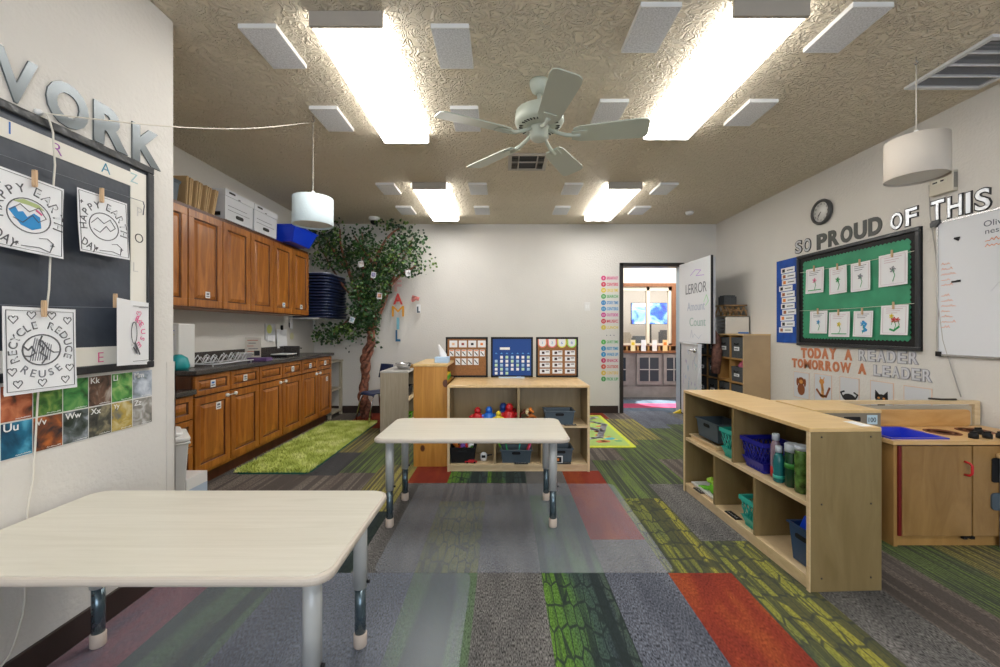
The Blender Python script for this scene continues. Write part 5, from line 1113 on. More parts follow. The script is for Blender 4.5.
# whiteboard at right
Yw = 2.774; t = thing('whiteboard', 'large wall whiteboard with orange and black marker notes, at right', 'whiteboard', (XR, Yw, .985), -90)
MB().box(0, 1.21, -.014, 0, 0, .885).build('board', WBOARD, t)
MB().box(-.008, 1.218, -.02, 0, -.008, .004).box(-.008, 1.218, -.02, 0, .881, .893).box(-.008, .004, -.02, 0, 0, .885).box(1.206, 1.218, -.02, 0, 0, .885).build('frame', CHROME, t)
MB().box(-.012, .02, -.023, 0, -.012, .02).box(1.19, 1.222, -.023, 0, -.012, .02).build('corner_cap', BLACK, t)
NM = [mat('orange_marker', (.75, .28, .14), .7), mat('dark_marker', (.10, .12, .16), .7), mat('faint_marker', (.60, .61, .66), .7)]
def note(body, x, z, h, w, mi): MB().text(body, x, z, h, w, -.0145, .0006).build('marker_word', NM[mi], t)
for k in range(13):
    if k != 5: MB().squig(.02, .60 - k * .035, .018, .05 + .035 * ((k * 7) % 3) / 2, -.0145, 0, .003).build('marker_line', NM[0], t)
note('Olive', .262, .795, .036, .12, 1); note('nest', .27, .75, .026, .09, 1)
for z in (.705, .672): MB().squig(.27, z, .024, .10, -.0145, 0, .004).build('marker_line', NM[0], t)
MB().stroke([(.30, .40), (.34, .45), (.38, .42)], .003, -.0145).build('marker_stroke', NM[2], t)
tag(MB().text('-', -.012, 0, .012, .03, 0, .006).obox((.0, -.004, .0), (.03, .007, .01), (0, .6, 0)).build('magnet', BLACK, None, (XR - .014, 2.66, 1.74), -90), 'upper small black magnet on the wall whiteboard', 'magnet', 'magnets on the wall whiteboard')
tag(MB().obox((-.01, -.004, .0), (.025, .007, .011)).obox((.016, -.004, .002), (.022, .007, .013)).build('magnet', BLACK, None, (XR - .014, 2.665, 1.465), -90), 'lower small black magnet on the wall whiteboard', 'magnet', 'magnets on the wall whiteboard')
tag(MB().prism([(-.03, -.02), (-.03, .01), (-.015, .025), (.03, .022), (.028, 0), (.01, -.022)], -.03, -.016).build('paper_leaf', FRAMEB, None, (XR, 2.785, 1.87), -90), 'dark leaf-shaped magnet on whiteboard top left corner', 'magnet')

# cut-out letters ------------------------------------------------------------------------------------------------
def letters(words, place, group, h, mats, style, XX, rz, sgn, side):
    """words: (text, phrase description, start coord, end coord, base z start, base z end, height, material index)"""
    for wd, desc, ya, yb, za, zb, hh, mi in words:
        n = len(wd); seen = {}; tot = sum({'I': .45, 'W': 1.5, 'M': 1.3}.get(c, 1) for c in wd); acc = 0
        for i, c in enumerate(wd):
            wi = {'I': .45, 'W': 1.5, 'M': 1.3}.get(c, 1); f0 = acc / tot; f1 = (acc + wi) / tot; acc += wi
            seen[c] = seen.get(c, 0) + 1; cnt = wd.count(c)
            ordw = (ORD[seen[c] - 1] + ' ') if cnt > 1 else ''
            fm = (f0 + f1) / 2; y = ya + (yb - ya) * fm; z = za + (zb - za) * fm; w_ = abs(yb - ya) * (f1 - f0) * .88
            ml = mats[mi]
            mb = MB(); mb.text(c, 0, 0, hh, w_, 0, .006, 0, (.02 if c in 'MW' else .045) if style[mi] == 'solid' else .05, 'c')
            if style[mi] != 'solid':
                go, gi = glyph(c, .05)[0], glyph(c, .012)[0]; ext = lambda g, k: max(v[k] for v in g) - min(v[k] for v in g)
                mb.text(c, 0, hh * (1 - ext(gi, 1) / ext(go, 1)) / 2, hh * ext(gi, 1) / ext(go, 1), w_ * ext(gi, 0) / ext(go, 0), -.006, .002, 1, .012, 'c')
            o = mb.build('wall_letter', ml, None, (XX, y, z), rz)
            o.rotation_euler = (0, R(random.uniform(-2, 2)) * 0, R(rz))
            tag(o, '%s letter %s, %sin %s on %s' % (desc, c, ordw, wd, side), 'letter', group)
OUT = [INK, SILVER]
def Y_(px): return XR * F / (px - 503)
letters([('SO', 'small silver black-edged', Y_(795), Y_(812), 1.915, 1.905, .135, 1), ('PROUD', 'dark grey', Y_(816.5), Y_(883.5), 1.90, 1.905, .145, 0), ('OF', 'silver black-edged', Y_(890), Y_(920), 1.90, 1.905, .135, 1), ('THIS', 'silver black-edged', Y_(930), Y_(994), 1.895, 1.88, .145, 1)],
        None, 'letters of the upper phrase on the right wall', .14, [[mat('letter_dark', (.07, .075, .07), .5)], OUT], ['solid', 'out'], XR, -90, -1, 'right wall')
ORL = mat('letter_orange', (.58, .21, .10), .6); SLV = [mat('letter_edge', (.30, .30, .33), .5), mat('letter_silver', (.62, .62, .66), .4)]
letters([('TODAY', 'orange', Y_(801), Y_(837), .872, .888, .10, 0), ('A', 'orange', Y_(844.5), Y_(853), .89, .89, .095, 0), ('READER', 'silver', Y_(858.5), Y_(920), .893, .902, .10, 1)],
        None, 'letters of the lower phrase, first line', .1, [[ORL], SLV], ['solid', 'out'], XR, -90, -1, 'first line below green board')
letters([('TOMORROW', 'orange', Y_(792), Y_(852), .770, .780, .092, 0), ('A', 'orange', Y_(858), Y_(867), .785, .785, .09, 0), ('LEADER', 'silver', Y_(873.5), Y_(933.5), .785, .787, .09, 1)],
        None, 'letters of the lower phrase, second line', .1, [[ORL], SLV], ['solid', 'out'], XR, -90, -1, 'second line below green board')
letters([('WORK', 'shiny dark foil', 1.150, 1.885, 1.882, 1.874, .158, 0)], None, 'foil letters over the near left board', .15, [[FOILK]], ['solid'], XN, 90, 1, 'near left wall')
# animal pictures under the phrase
AN = [PAPER, mat('picture_edge', (.70, .50, .38), .7), mat('animal_brown', (.25, .07, .02), .7), mat('animal_orange', (.65, .28, .06), .7), INK, mat('picture_tint', (.62, .63, .66), .8)]
for i, (a, b, c, nm) in enumerate(((794, 809.5, 371, 'reddish brown monkey'), (814.5, 832, 373, 'orange giraffe'), (840, 859.5, 376, 'black crab-like animal'), (870.5, 894, 380, 'black cat head'), (904, 932.5, 385, 'grey blank upper half'))):
    Ya, za = rw(a, c); Yb, zb = rw(b, c); w_ = Ya - Yb; h_ = .26
    t = thing('animal_picture', 'framed paper picture of %s below the lettering' % nm if i < 4 else 'rightmost pale grey picture below the lettering, lower part hidden', 'picture', (XR, Ya, za - h_), -90, 'row of animal pictures')
    MB().box(0, w_, -.003, 0, 0, h_, 0).box(.006, w_ - .006, -.0036, -.003, .006, h_ - .006, 1).build('card', [AN[1], AN[5]], t)
    mb = MB(); cx = w_ / 2
    def blob(x, z, rx, rzz, mi, y=-.0036): mb.prism([(x + rx * math.cos(q * .524), z + rzz * math.sin(q * .524)) for q in range(12)], y - .001, y, mi)
    if i == 0: blob(cx, .17, .045, .04, 0); blob(cx, .09, .05, .06, 0); blob(cx - .05, .16, .015, .04, 0); blob(cx + .05, .16, .015, .04, 0); blob(cx, .165, .025, .02, 1, -.0047)
    if i == 1: mb.stroke([(cx, .05), (cx - .0, .12), (cx - .01, .18)], .03, -.0036, 1).stroke([(cx - .07, .11), (cx - .02, .06), (cx + .04, .06), (cx + .08, .14)], .022, -.0036, 0); blob(cx - .01, .19, .03, .025, 1); mb.stroke([(cx - .03, .23), (cx - .015, .2)], .008, -.0036, 1).stroke([(cx + .02, .23), (cx + .005, .2)], .008, -.0036, 1)
    if i == 2: blob(cx, .085, .065, .035, 2); mb.stroke([(cx - .06, .08), (cx - .085, .12), (cx - .05, .135)], .014, -.0036, 2).stroke([(cx + .06, .08), (cx + .085, .12), (cx + .05, .135)], .014, -.0036, 2)
    if i == 3: blob(cx, .125, .055, .036, 2); blob(cx, .06, .035, .05, 2); mb.prism([(cx - .055, .125), (cx - .052, .19), (cx - .01, .15)], -.0046, -.0036, 2).prism([(cx + .01, .15), (cx + .052, .19), (cx + .055, .125)], -.0046, -.0036, 2); blob(cx - .022, .13, .011, .008, 1, -.0047); blob(cx + .022, .13, .011, .008, 1, -.0047)
    if mb.v: mb.build('animal_shape', [AN[2], AN[3], AN[4]], t)

# ------------------------------------------------------------------ near left wall: board, pages, alphabet cards
LB0 = .45; t = thing('bulletin_board', 'slate black bulletin board with white letter strips, near left wall', 'bulletin board', (XN, LB0, .985), 90)
W = 1.822 - LB0; Hh = .882
MB().box(0, W, -.010, 0, 0, Hh).build('slate_paper', SLATE, t)
MB().box(0, W, -.022, 0, 0, .03).box(0, W, -.022, 0, Hh - .03, Hh).box(0, .03, -.022, 0, .03, Hh - .03).box(W - .03, W, -.022, 0, .03, Hh - .03).build('frame', FRAMEB, t, bevel=.004)
mb = MB().box(.05, 1.715 - LB0, -.0125, -.010, .768, .826).box(1.715 - LB0, 1.79 - LB0, -.0125, -.010, .03, .84).box(.05, 1.715 - LB0, -.0125, -.010, .025, .10)
mb.build('letter_strip', PAPER2, t)
mb = MB(); yy = -.0128
for px, pz, c, mi in ((5.6, 127.6, 'I', 0), (54, 149, 'R', 1), (102.5, 168, 'A', 2), (131, 178, 'Z', 3), (136.5, 212, 'P', 5), (136, 238, 'O', 4), (132.6, 267, 'L', 5), (97.5, 357, 'E', 6)):
    Y, z = lw(px, pz); MB().text(c, Y - LB0, z - .985 - .02, .038, None, yy, .0008, 0, -.012, 'c').build('marker_letter', [DBLUE, DPURP, mat('marker_teal', (.02, .25, .40), .6), mat('pale_teal_marker', (.35, .55, .58), .6), INK, mat('pale_marker', (.62, .60, .58), .7), DPINK][mi], t)
mb = MB().tube([(1.76 - LB0 - (1.2) * i / 14, -.028, .715 - .012 * math.sin(math.pi * i / 14)) for i in range(15)], .0013, 5).tube([(1.78 - LB0 - 1.2 * i / 14, -.028, .262 - .02 * math.sin(math.pi * i / 14)) for i in range(15)], .0013, 5)
mb.tube([(1.757 - LB0, -.028, .715), (1.765 - LB0, -.026, .70), (1.766 - LB0, -.02, .66)], .002, 5); mb.build('clothesline', INKG, t)
def heart(mb, x, z, s, mi=0):
    mb.stroke([(x, z - s), (x - s * .9, z + .1 * s), (x - s * .75, z + .65 * s), (x - s * .3, z + .7 * s), (x, z + .3 * s), (x + s * .3, z + .7 * s), (x + s * .75, z + .65 * s), (x + s * .9, z + .1 * s)], .0018, -.0012, mi, True)
def ring(mb, cx, cz, rx, rz_, wd, mi): mb.stroke([(cx + rx * math.cos(a * .21), cz + rz_ * math.sin(a * .21)) for a in range(30)], wd, -.0012, mi, True)
def earth(colour):
    def draw(mb, w_, h_):
        s = h_ / .28
        ring(mb, 0, -.005 * s, .07 * s, .062 * s, .0028, 0)
        if colour:
            mb.prism([(-.065 * s, .0), (-.045 * s, .015), (-.035 * s, -.0), (-.02 * s, .005), (-.005, -.01), (.015 * s, .008), (.035 * s, .0), (.04 * s, -.04 * s), (.01, -.055 * s), (-.025 * s, -.045 * s)], -.0016, -.001, 1)
            mb.prism([(-.055 * s, .03), (-.02 * s, .045), (.03 * s, .04), (.05 * s, .025), (.0, .03)], -.0016, -.001, 2)
            mb.stroke([(.02, .02), (.035, .01)], .005, -.0012, 3)
        mb.stroke([(-.06 * s, .0), (-.03 * s, .03 * s), (0, .01 * s), (.03 * s, .035 * s), (.055 * s, .0), (.03 * s, -.02 * s), (.01 * s, -.0), (-.02 * s, -.035 * s), (-.05 * s, -.025 * s)], .0018, -.0014, 0)
        mb.arctext('HAPPY', 0, -.005 * s, .098 * s, R(190), R(108), .03 * s, -.0012, 0)
        mb.arctext('EARTH', 0, -.005 * s, .098 * s, R(76), R(-8), .034 * s, -.0012, 0)
        mb.text('DAY', -.105 * s, -.105 * s, .034 * s, .075 * s, -.0012, .001, 0, 0, 'l', -.5)
        mb.arctext('EARTH', 0, -.005 * s, .098 * s, R(76), R(-8), .024 * s, -.0023, 4)
        random.seed(3)
        for k in range(26):
            x, z = random.uniform(-w_ * .44, w_ * .44), random.uniform(-h_ * .44, h_ * .44)
            if (x * x + z * z) > (.115 * s) ** 2: (heart if k % 3 else lambda m_, a, b, c_: m_.stroke([(a - c_, b), (a + c_, b), (a, b + c_), (a, b - c_)], .0016, -.0012, 0))(mb, x, z, .006)
        mb.stroke([(-.02, -.12 * s), (.03, -.115 * s), (.06, -.125 * s), (.08 * s, -.09 * s), (.06 * s, -.075 * s), (.03, -.08 * s)], .002, -.0012, 0)
        mb.stroke([(-w_ * .47, -h_ * .47), (w_ * .47, -h_ * .47), (w_ * .47, h_ * .47), (-w_ * .47, h_ * .47)], .0012, -.001, 0, True)
    return draw
INKP = mat('print_grey', (.09, .09, .10), .7)
EM = [INKP, mat('crayon_sea', (.03, .26, .58), .8), mat('crayon_green', (.42, .50, .22), .8), DPINK, PAPER]
wallpaper_page(lw, 'coloring_page', 'Earth Day coloring page crayoned blue and green, pinned at left', 'coloring page', (-10, 164, 62, 258), -.05, earth(True), EM, 'coloring pages on slate board', 90, XN, gap=.034, pinx=.01, curl=.012)
wallpaper_page(lw, 'coloring_page', 'uncoloured Earth Day coloring page at upper right of slate board', 'coloring page', (77, 187, 127, 260), .0, earth(False), EM, 'coloring pages on slate board', 90, XN, gap=.034, pinx=-.015, curl=.012)
def recycle(mb, w_, h_):
    ring(mb, 0, .0, .056, .050, .0040, 0)
    mb.stroke([(-.055, .015), (-.04, .0), (-.03, .012), (-.02, -.01), (-.035, -.02), (-.05, -.018)], .004, -.0014, 0).stroke([(0, .045), (-.01, .02), (.005, .005), (-.005, -.01), (.015, -.025), (.0, -.045)], .004, -.0014, 0).stroke([(0, .03), (.02, .0), (.035, -.01), (.054, -.01)], .0036, -.0014, 0)
    for k in range(9): mb.stroke([(-.02 + k * .006, .04 - .003 * k), (-.035 + k * .007, -.035)], .0016, -.0013, 1)
    mb.arctext('RECYCLE', 0, 0, .083, R(200), R(105), .024, -.0012, 0).arctext('REDUCE', 0, 0, .083, R(70), R(-18), .024, -.0012, 0).arctext('REUSE', 0, 0, .080, R(232), R(308), .024, -.0012, 1, inward=True)
    mb.arctext('RECYCLE', 0, 0, .083, R(200), R(105), .015, -.0023, 2).arctext('REDUCE', 0, 0, .083, R(70), R(-18), .015, -.0023, 2)
    for x, z in ((-.08, .10), (-.03, .115), (.03, .115), (.08, .10), (-.085, -.065), (.085, -.065), (-.07, -.105), (0, -.108), (.07, -.105)): heart(mb, x, z, .014)
    mb.stroke([(-w_ * .46, -h_ * .46), (w_ * .46, -h_ * .46), (w_ * .46, h_ * .46), (-w_ * .46, h_ * .46)], .0014, -.001, 0, True)
wallpaper_page(lw, 'coloring_page', 'recycle globe coloring page pinned lowest on the slate board', 'coloring page', (2, 306, 75.5, 387), 0, recycle, [INKP, INKG, PAPER], 'coloring pages on slate board', 90, XN, gap=.036, pinx=.0, curl=.006)
t = thing('coloring_page', 'folded recycle page twisted edge-on at right end of lower line', 'coloring page', (XN + .035, 1.745, 1.138), 90, 'coloring pages on slate board')
v = [(-.152, -.035, -.128), (-.152, -.035, .138), (-.055, .0, -.132), (-.055, .0, .134), (.062, .017, -.138), (.062, .017, .13)]
MB().add(v, [(0, 2, 3, 1), (2, 4, 5, 3)]).build('sheet', PAPER, t, solid=.001)
mb = MB().stroke([(0, -.118), (.098, -.118), (.098, .112), (0, .112)], .0016, 0, 0); ring(mb, .004, .0, .015, .045, .003, 0)
mb.arctext('REUSE', -.01, .0, .065, R(60), R(-50), .024, -.001, 1); heart(mb, .03, .08, .014, 1); heart(mb, .035, .045, .012, 1); mb.stroke([(.0, -.06), (.02, -.085), (.01, -.04), (.035, -.09)], .006, -.001, 0)
mb.v = [(x - .045, y - .003 + (x + .01) / .117 * .017, z) for x, y, z in mb.v]; mb.build('drawing', [INKP, DPINK], t); pin(t, -.13, .13)
# alphabet cards
ab = [('Hh', [(.06, .03, .02), (.40, .10, .04), (.62, .22, .10)]), ('Ii', [(.01, .03, .01), (.05, .18, .03), (.25, .38, .08)]), ('Jj', [(.01, .05, .01), (.04, .22, .05), (.15, .35, .10)]), ('Kk', [(.03, .02, .015), (.15, .08, .05), (.40, .35, .30)]), ('Ll', [(.02, .08, .02), (.08, .28, .06), (.30, .45, .15)]), ('Mm', [(.10, .13, .10), (.35, .40, .48), (.62, .66, .72)]),
      ('Uu', [(.0, .03, .07), (.01, .14, .25), (.10, .42, .60)]), ('Vv', [(.02, .015, .02), (.20, .06, .02), (.50, .14, .03)]), ('Ww', [(.02, .03, .02), (.10, .12, .12), (.42, .45, .52)]), ('Xx', [(.02, .02, .02), (.08, .08, .06), (.30, .26, .16)]), ('Yy', [(.15, .16, .14), (.45, .32, .06), (.60, .52, .30)]), ('Zz', [(.12, .12, .11), (.30, .28, .25), (.60, .60, .60)])]
desc = {'Hh': 'red twiggy', 'Ii': 'dark green leafy', 'Jj': 'bright green leafy', 'Kk': 'dark brown rocky', 'Ll': 'green leafy', 'Mm': 'grey mountain', 'Uu': 'deep blue water', 'Vv': 'glowing red rocky', 'Ww': 'waterfall', 'Xx': 'dark pebble', 'Yy': 'yellow', 'Zz': 'grey rocky'}
cardx = [1.278, 1.367, 1.460, 1.551, 1.642, 1.735, 1.832]
for i, (tx, cl) in enumerate(ab):
    c_ = i % 6; r_ = i // 6; ya, yb = cardx[c_] + .002, cardx[c_ + 1] - .002; z0 = .857 if r_ == 0 else .739
    t = thing('alphabet_card', 'alphabet card %s with %s picture' % (tx, desc[tx]), 'alphabet card', (XN, ya, z0), 90, 'alphabet cards below slate board')
    MB().box(-.001, yb - ya + .001, -.0015, 0, 0, .116).build('card', WHITE, t)
    MB().box(0, yb - ya, -.0025, -.0015, .002, .115).build('photo', picture('alpha_' + tx, cl, 22 if tx != 'Uu' else 8, i + 1), t)
    MB().text(tx, .006, .088, .022 if tx != 'Uu' else .026, None, -.0025, .0006, 0, .01).squig((yb - ya) * .45, .006, .005, (yb - ya) * .5, -.0025, 0, .0012).build('lettering', WHITE, t)

# ------------------------------------------------------------------ hanging drum lamps
LM = bpy.data.materials.new('drum_white'); LM = mat('drum_white', (.62, .72, .76), .9, bump=.15, bscale=300); LM2 = mat('drum_linen', (.56, .51, .45), .9, bump=.2, bscale=300)
def drum(label, x, y, zt, zb, r, m, cord):
    t = thing('pendant_lamp', label, 'pendant lamp', (x, y, 0))
    MB((x, y, 0)).lathe([(r * .99, zb), (r, zb + .002), (r * .985, zt), (r * .975, zt), (r * .98, zb + .006)], (x, y, 0), 48, cap=False).lathe([(0, zt - .012), (r * .98, zt - .012)], (x, y, 0), 48, cap=False).build('drum_shade', m, t)
    mb = MB((x, y, 0))
    for k in range(3): a = k * 2.094; mb.tube([(x, y, zt - .004), (x + r * .98 * math.cos(a), y + r * .98 * math.sin(a), zt - .004)], .003, 6)
    mb.lathe([(.022, zt - .07), (.026, zt - .06), (.026, zt + .005), (.016, zt + .035), (.008, zt + .05)], (x, y, 0), 16); mb.build('lamp_holder', WHITE, t)
    MB((x, y, 0)).lathe([(r * .97, zb + .012), (0, zb + .012)], (x, y, 0), 48, cap=False).build('diffuser', mat('lamp_diffuser', (.66, .66, .64), .8), t)
    MB((x, y, 0)).tube([(x, y, zt + .04), (x, y, ZC - .045)] + cord, .0028, 6).build('cord', STRING, t)
    MB((x, y, 0)).tube([(x, y, ZC), (x, y, ZC - .02), (x + .012, y, ZC - .03), (x, y, ZC - .045), (x - .01, y, ZC - .035)], .0028, 6).build('ceiling_hook', CHROME, t)
    return t
def lwp(px, py, g=.012): Y, z = lw(px, py, g); return (XN + g, Y, z)
hk = lwp(46, 113.5, .03); xl, yl = -1.305, 2.816
cord = []
for i in range(1, 13):
    f = i / 12; a = Vector((xl, yl, ZC - .04)); b_ = Vector(hk); p = a.lerp(b_, f); p.z -= .05 * math.sin(math.pi * f); cord.append(tuple(p))
for px, py, g in ((50, 122, .03), (53, 132, .025), (54, 150, .03), (55, 165, .03), (53, 190, .028), (51, 240, .028), (49, 290, .028), (42, 350, .028), (38, 395, .012), (36, 430, .01), (35, 450, .01), (33, 480, .01), (28, 508, .012), (25, 560, .01), (25, 600, .01), (23, 615, .01), (16, 640, .012), (10, 655, .012), (0, 668, .015)): cord.append(lwp(px, py, g))
drum('small pale blue-white drum pendant lamp near the wall cabinets', xl, yl, 2.055, 1.868, .132, LM, cord)
tag(MB().lathe([(.012, 0), (.01, .012), (0, .02)], axis='x').build('cord_hook', WHITE, None, (XN, hk[1], hk[2] + .004)), 'white cord hook on left wall beside the letter O', 'hook')
xr, yr = 2.225, 2.208
cr = [(xr + .012, yr, ZC - .05)]; 
def rwp(px, py, g=.012): Y, z = rw(px, py, g); return (XR - g, Y, z)
drum('wide cream linen drum pendant lamp near the right wall', xr, yr, 2.175, 1.965, .132, LM2, [])
mb = MB(); pts = [(xr + .14, yr + .12, 2.61), (xr + .14, yr + .12, 2.24)]
o = MB().tube([rwp(929, 185), rwp(930, 215), rwp(936, 255), rwp(938, 300), rwp(943, 340), rwp(952, 370), rwp(961, 397)], .0035, 6).build('power_cable', mat('grey_cord', (.42, .40, .38), .7))
tag(o, 'thin cord running down right wall across the whiteboard edge', 'cord')

# ------------------------------------------------------------------ daily schedule strip, switch, FAMILY letters
sched = ['BREAKFAST', 'CENTERS', 'CIRCLE TIME', 'SEARCH', 'STORY TIME', 'CENTERS', 'OUTSIDE', 'MUSIC', 'LUNCH', 'QUIET TIME', 'REST TIME', 'WAKE UP', 'SNACK', 'OUTSIDE', 'CENTERS', 'PICK UP']
sc_ = [(.62, .06, .20), (.60, .05, .10), (.72, .55, .06), (.10, .38, .10), (.03, .22, .50), (.05, .28, .55), (.58, .06, .28), (.58, .06, .08), (.66, .52, .08), (.10, .42, .10), (.02, .25, .48), (.03, .25, .52), (.55, .05, .14), (.58, .10, .06), (.70, .50, .10), (.08, .36, .10)]
ys = [45, 80, 113, 147, 182, 216, 250, 285, 320, 401, 437, 470, 504, 538, 573, 607]; tm = [8, 9, 10, 10, 11, 11, 12, 12, 1, 1, 2, 3, 3, 4, 4, 5]
for i, (s_, c, y) in enumerate(zip(sched, sc_, ys)):
    z = CH - (270 + y / 5.57 - 330) / 72.05; m = mat('schedule_%d' % i, c, .6); seen = sched[:i].count(s_); colr = ['magenta', 'crimson', 'gold', 'green', 'blue', 'blue', 'magenta', 'crimson', 'gold', 'green', 'blue', 'blue', 'crimson', 'red', 'gold', 'green'][i]
    t = thing('schedule_card', '%s schedule card reading %s%s, in strip left of doorway' % (colr, s_, (' (lower one)' if seen else ' (upper one)') if sched.count(s_) > 1 else ''), 'sign', (1.395, YB, z), 0, 'daily schedule cards')
    MB().lathe([(.034, -.003), (.034, 0)], (0, 0, 0), 20, axis='y').build('time_disc', m, t)
    MB().text(str(tm[i]), 0, -.013, .026, None, -.003, .001, 0, .0, 'c').build('numeral', WHITE, t)
    MB().box(.04, .21, -.0015, 0, -.026, .026, 0).text(s_, .045, -.02, .040, .155, -.0015, .001, 1, .02).build('word_strip', [mat('sched_bg_%d' % i, [min(1, q * .25 + .55) for q in c], .7), m], t)
for i in range(3): tag(MB().lathe([(.007, -.003), (.007, 0)], axis='y').build('dot_sticker', INKG, None, (1.44 + i * .05, YB, CH - (335.3 - 330) / 72.05 * 1)), 'small grey dot in the gap of the schedule strip', 'dot', 'dots in the schedule strip')
t = thing('light_switch', 'white double light switch plate left of schedule strip', 'light switch', (1.167, YB, 1.475))
MB().box(-.04, .04, -.006, 0, -.06, .06).build('plate', mat('switch_white', (.72, .71, .69), .4), t, bevel=.003); MB().box(-.022, -.006, -.012, -.006, -.025, .025).box(.006, .022, -.012, -.006, -.025, .025).build('rocker', WHITE, t)
for i, (c, z0, z1, col, w_, nm) in enumerate((('F', 280, 291.5, (.72, .45, .42), .10, 'pale pink'), ('A', 293.5, 304.5, (.62, .06, .05), .13, 'red'), ('M', 306, 316.5, (.80, .36, .02), .165, 'orange'), ('I', 317.5, 329.5, (.20, .48, .60), .036, 'light blue'), ('L', 330, 341.5, (.02, .12, .26), .065, 'dark blue'))):
    Y = 5.62; sS = F / Y; hh = (z1 - z0) / sS
    o = MB().text(c, 0, 0, hh, w_, 0, .006, 0, .0 if c == 'M' else .03, 'c').build('hanging_letter', mat('family_%s' % c, col, .6), None, ((398 - 503) / sS, Y, CH - (z1 - 330) / sS))
    tag(o, '%s paper letter %s in the vertical string of letters beside tree' % (nm, c), 'letter', 'hanging letters beside the tree')
tag(MB().tube([(0, 0, 0), (0, 0, -.95)], .002, 5).build('letter_string', STRING, None, ((398 - 503) / 72.9, 5.628, CH + .75)), 'string the coloured letters beside the tree hang on', 'string')

# ------------------------------------------------------------------ braided tree
tr = thing('artificial_tree', 'tall artificial tree with braided trunk and leafy crown in corner', 'tree', (-1.83, 5.38, 0))
OT = (-1.83, 5.38, 0)
def W(px, py, Y=5.38): return Vector(((px - 503) / F * Y, Y, CH - (py - 330) / F * Y))
base = [W(366, 418), W(364, 395), W(365, 372), W(368, 350), W(372, 335), W(370, 322)]
def interp(P, n):
    out = []
    for i in range(len(P) - 1):
        p0 = P[max(i - 1, 0)]; p1 = P[i]; p2 = P[i + 1]; p3 = P[min(i + 2, len(P) - 1)]
        for k in range(n):
            t_ = k / n; out.append(.5 * ((2 * p1) + (p2 - p0) * t_ + (2 * p0 - 5 * p1 + 4 * p2 - p3) * t_ ** 2 + (3 * p1 - p0 - 3 * p2 + p3) * t_ ** 3))
    out.append(P[-1]); return out
BARK = mat('braided_bark', (.20, .075, .045), .75, noise=.7, nscale=26, bump=.8, bscale=45)
pp = interp(base, 12); pp[0].z = 0.0; n = len(pp)
for k in range(3):
    pts = []; rr_ = []
    for i, p in enumerate(pp):
        f = i / (n - 1); a = f * 19 + k * 2.094; rad = .034 * (1 + .35 * math.sin(f * 14))
        pts.append((p.x + rad * math.cos(a), p.y + rad * math.sin(a), max(p.z, .0))); rr_.append(.036 + .012 * math.sin(f * 40 + k * 2) - .008 * f)
    MB(OT).tube(pts, rr_, 10).build('braided_trunk', BARK, tr)
brs = [[(370, 330), (363, 305), (362, 285), (363, 262), (362, 232)], [(372, 330), (381, 305), (390, 287), (401, 275), (416, 266)], [(367, 290), (372, 272), (380, 250), (390, 235), (400, 228)], [(366, 318), (358, 296), (349, 272), (341, 246), (340, 229)],
       [(362, 305), (345, 288), (332, 268), (322, 250), (318, 240)], [(366, 322), (352, 318), (342, 326), (332, 336)], [(368, 326), (378, 318), (385, 304), (388, 295)], [(377, 272), (392, 262), (402, 252), (412, 245)], [(388, 288), (402, 262), (408, 248), (413, 238)], [(345, 268), (330, 245), (322, 233)], [(372, 262), (360, 245), (352, 232)]]
random.seed(21); allp = []
for bi, b_ in enumerate(brs):
    dy = [0, -.05, .08, .0, .06, -.1, .08, -.15, .1, -.02, -.1][bi]
    P = [W(x, y, 5.38 + dy * (i / (len(b_) - 1))) for i, (x, y) in enumerate(b_)]; q = interp(P, 6)
    r0 = .036 if bi < 4 else .02
    MB(OT).tube([tuple(v) for v in q], [r0 * (1 - .75 * i / (len(q) - 1)) for i in range(len(q))], 8).build('branch', BARK, tr)
    allp += [(v, i / len(q), bi) for i, v in enumerate(q)]
GL1 = mat('leaf_dark', (.010, .038, .009), .42); GL2 = mat('leaf_mid', (.028, .095, .018), .42); GL3 = mat('leaf_light', (.13, .22, .045), .5)
def blocked(p):
    px, py = 503 + p.x / p.y * F, 330 - (p.z - CH) / p.y * F
    return ((p.x < -2.12 and p.z < .98) or (px > 384 and py > 283 + (px < 390) * 12) or (px > 394 and py > 276) or (px > 380 and py > 305) or p.z > 2.60 or p.y > 5.67 or (p.x < -1.97 and 1.25 < p.z < 1.93 and p.y > 4.95) or p.x < -2.58 or (p.x < -2.0 and p.y < 5.0) or p.z < .80)
mb = MB(OT); v = []; f = []; mm = []
cnt = 0
clusters = []
for _ in range(520):
    p, fr_, bi = random.choice(allp)
    clusters.append(p + Vector((random.gauss(0, .105), random.uniform(-.22, .16), random.gauss(0, .09))))
for _ in range(40): clusters.append(W(random.uniform(318, 350), random.uniform(300, 350)) + Vector((0, random.uniform(-.15, .15), 0)))
for _ in range(50): clusters.append(W(random.uniform(342, 392), random.uniform(272, 318)) + Vector((0, random.uniform(-.22, .1), 0)))
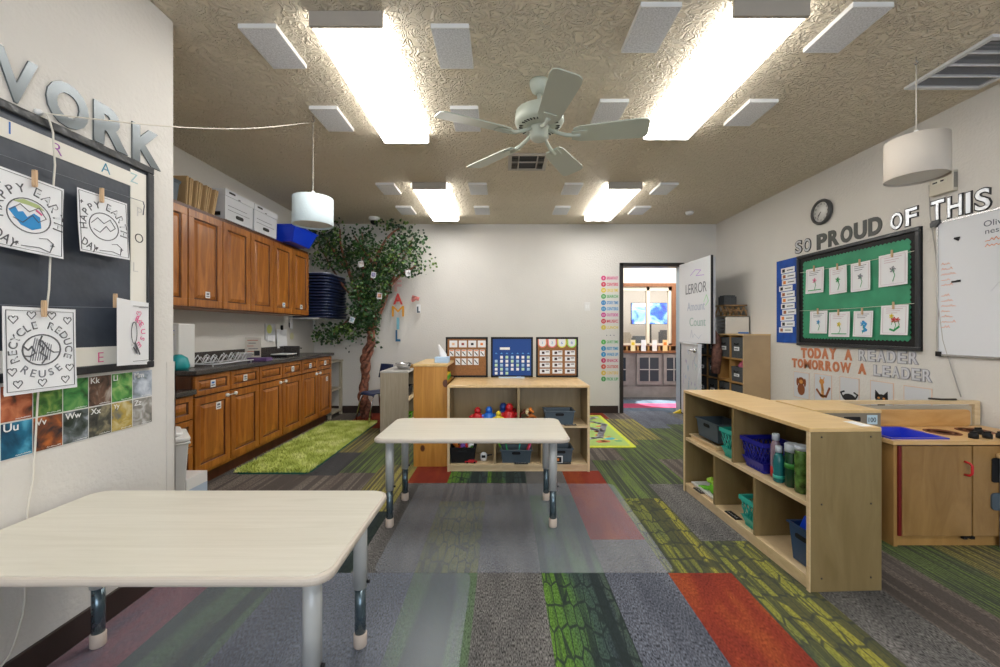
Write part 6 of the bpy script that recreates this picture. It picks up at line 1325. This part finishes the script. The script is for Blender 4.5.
for cpt in clusters:
    tone = random.choice([0, 0, 1, 1, 1, 2]) 
    for _k in range(random.randint(6, 13)):
        p = cpt + Vector((random.gauss(0, .05), random.gauss(0, .05), random.gauss(0, .045)))
        if blocked(p): continue
        l = random.uniform(.030, .052); wd = l * .42
        d_ = Vector((random.gauss(0, 1), random.gauss(0, .7), random.gauss(-.3, .7))).normalized(); s_ = d_.cross(Vector((random.gauss(0, .4), 1, random.gauss(0, .5)))).normalized(); up_ = s_.cross(d_) * (wd * .3)
        a0 = p; a1 = p + d_ * l; m1 = p + d_ * l * .45
        k = len(v); v += [a0, m1 + s_ * wd + up_, a1, m1 - s_ * wd + up_, p + d_ * l * .5]; f += [(k, k + 1, k + 4), (k + 1, k + 2, k + 4), (k + 2, k + 3, k + 4), (k + 3, k, k + 4)]; mm += [tone if random.random() < .8 else 0] * 4
mb.add(v, f); mb.mi = mm; mb.build('foliage', [GL1, GL2, GL3], tr)
for i, (px, py, nm, cl) in enumerate(((361, 264, 'pale photo card hanging highest in the tree', (.7, .66, .6)), (373.5, 275, 'violet-blue photo card hanging in tree crown', (.30, .30, .5)), (379.5, 296, 'orange-brown photo card hanging low in tree', (.5, .25, .16)), (352, 320, 'small pale blue card among lower leaves', (.4, .55, .65)), (408, 273, 'small white card near right branch tip', (.7, .7, .7)))):
    p = W(px, py, 5.12); t = thing('photo_card', nm, 'photo card', p, 0, 'photo cards hanging in the tree'); a = [-12, 8, 4, 20, -10][i]
    MB().obox((0, 0, 0), (.062, .002, .075), (0, R(a), 0)).build('card', PAPER, t); MB().obox((0, -.002, .004), (.045, .002, .05), (0, R(a), 0)).build('picture', picture('photo_%d' % i, [[q * .3 for q in cl], cl, [min(1, q * 1.6) for q in cl]], 30, i), t)
    MB().tube([(0, 0, .035), (0, .02, .09), (0, .05, .14)], .0015, 4).build('thread', STRING, t)
p = W(415.5, 298, 5.60); t = thing('paper_ornament', 'red and white paper ornament hanging from right branch', 'ornament', p)
MB().obox((0, 0, .0), (.10, .02, .05), (0, R(18), 0)).obox((-.03, 0, -.03), (.05, .02, .04), (0, R(-25), 0)).build('paper_body', mat('red_white_paper', (.55, .18, .16), .7, noise=.8, nscale=35), t); MB().tube([(0, 0, .02), (-.02, -.1, .2), (-.04, -.2, .38)], .0015, 4).build('thread', STRING, t)
p = W(418.5, 308, 5.60); t = thing('paper_tag', 'narrow white tag with dark print below the red ornament', 'tag', p)
MB().box(-.028, .028, 0, .003, -.07, .05).build('tag_card', PAPER, t); MB().box(-.022, .0, -.001, 0, -.06, .02).box(-.022, .02, -.001, 0, -.065, -.045).build('print', SLATEP, t); MB().tube([(0, .001, .05), (-.02, .001, .10)], .0015, 4).build('thread', STRING, t)
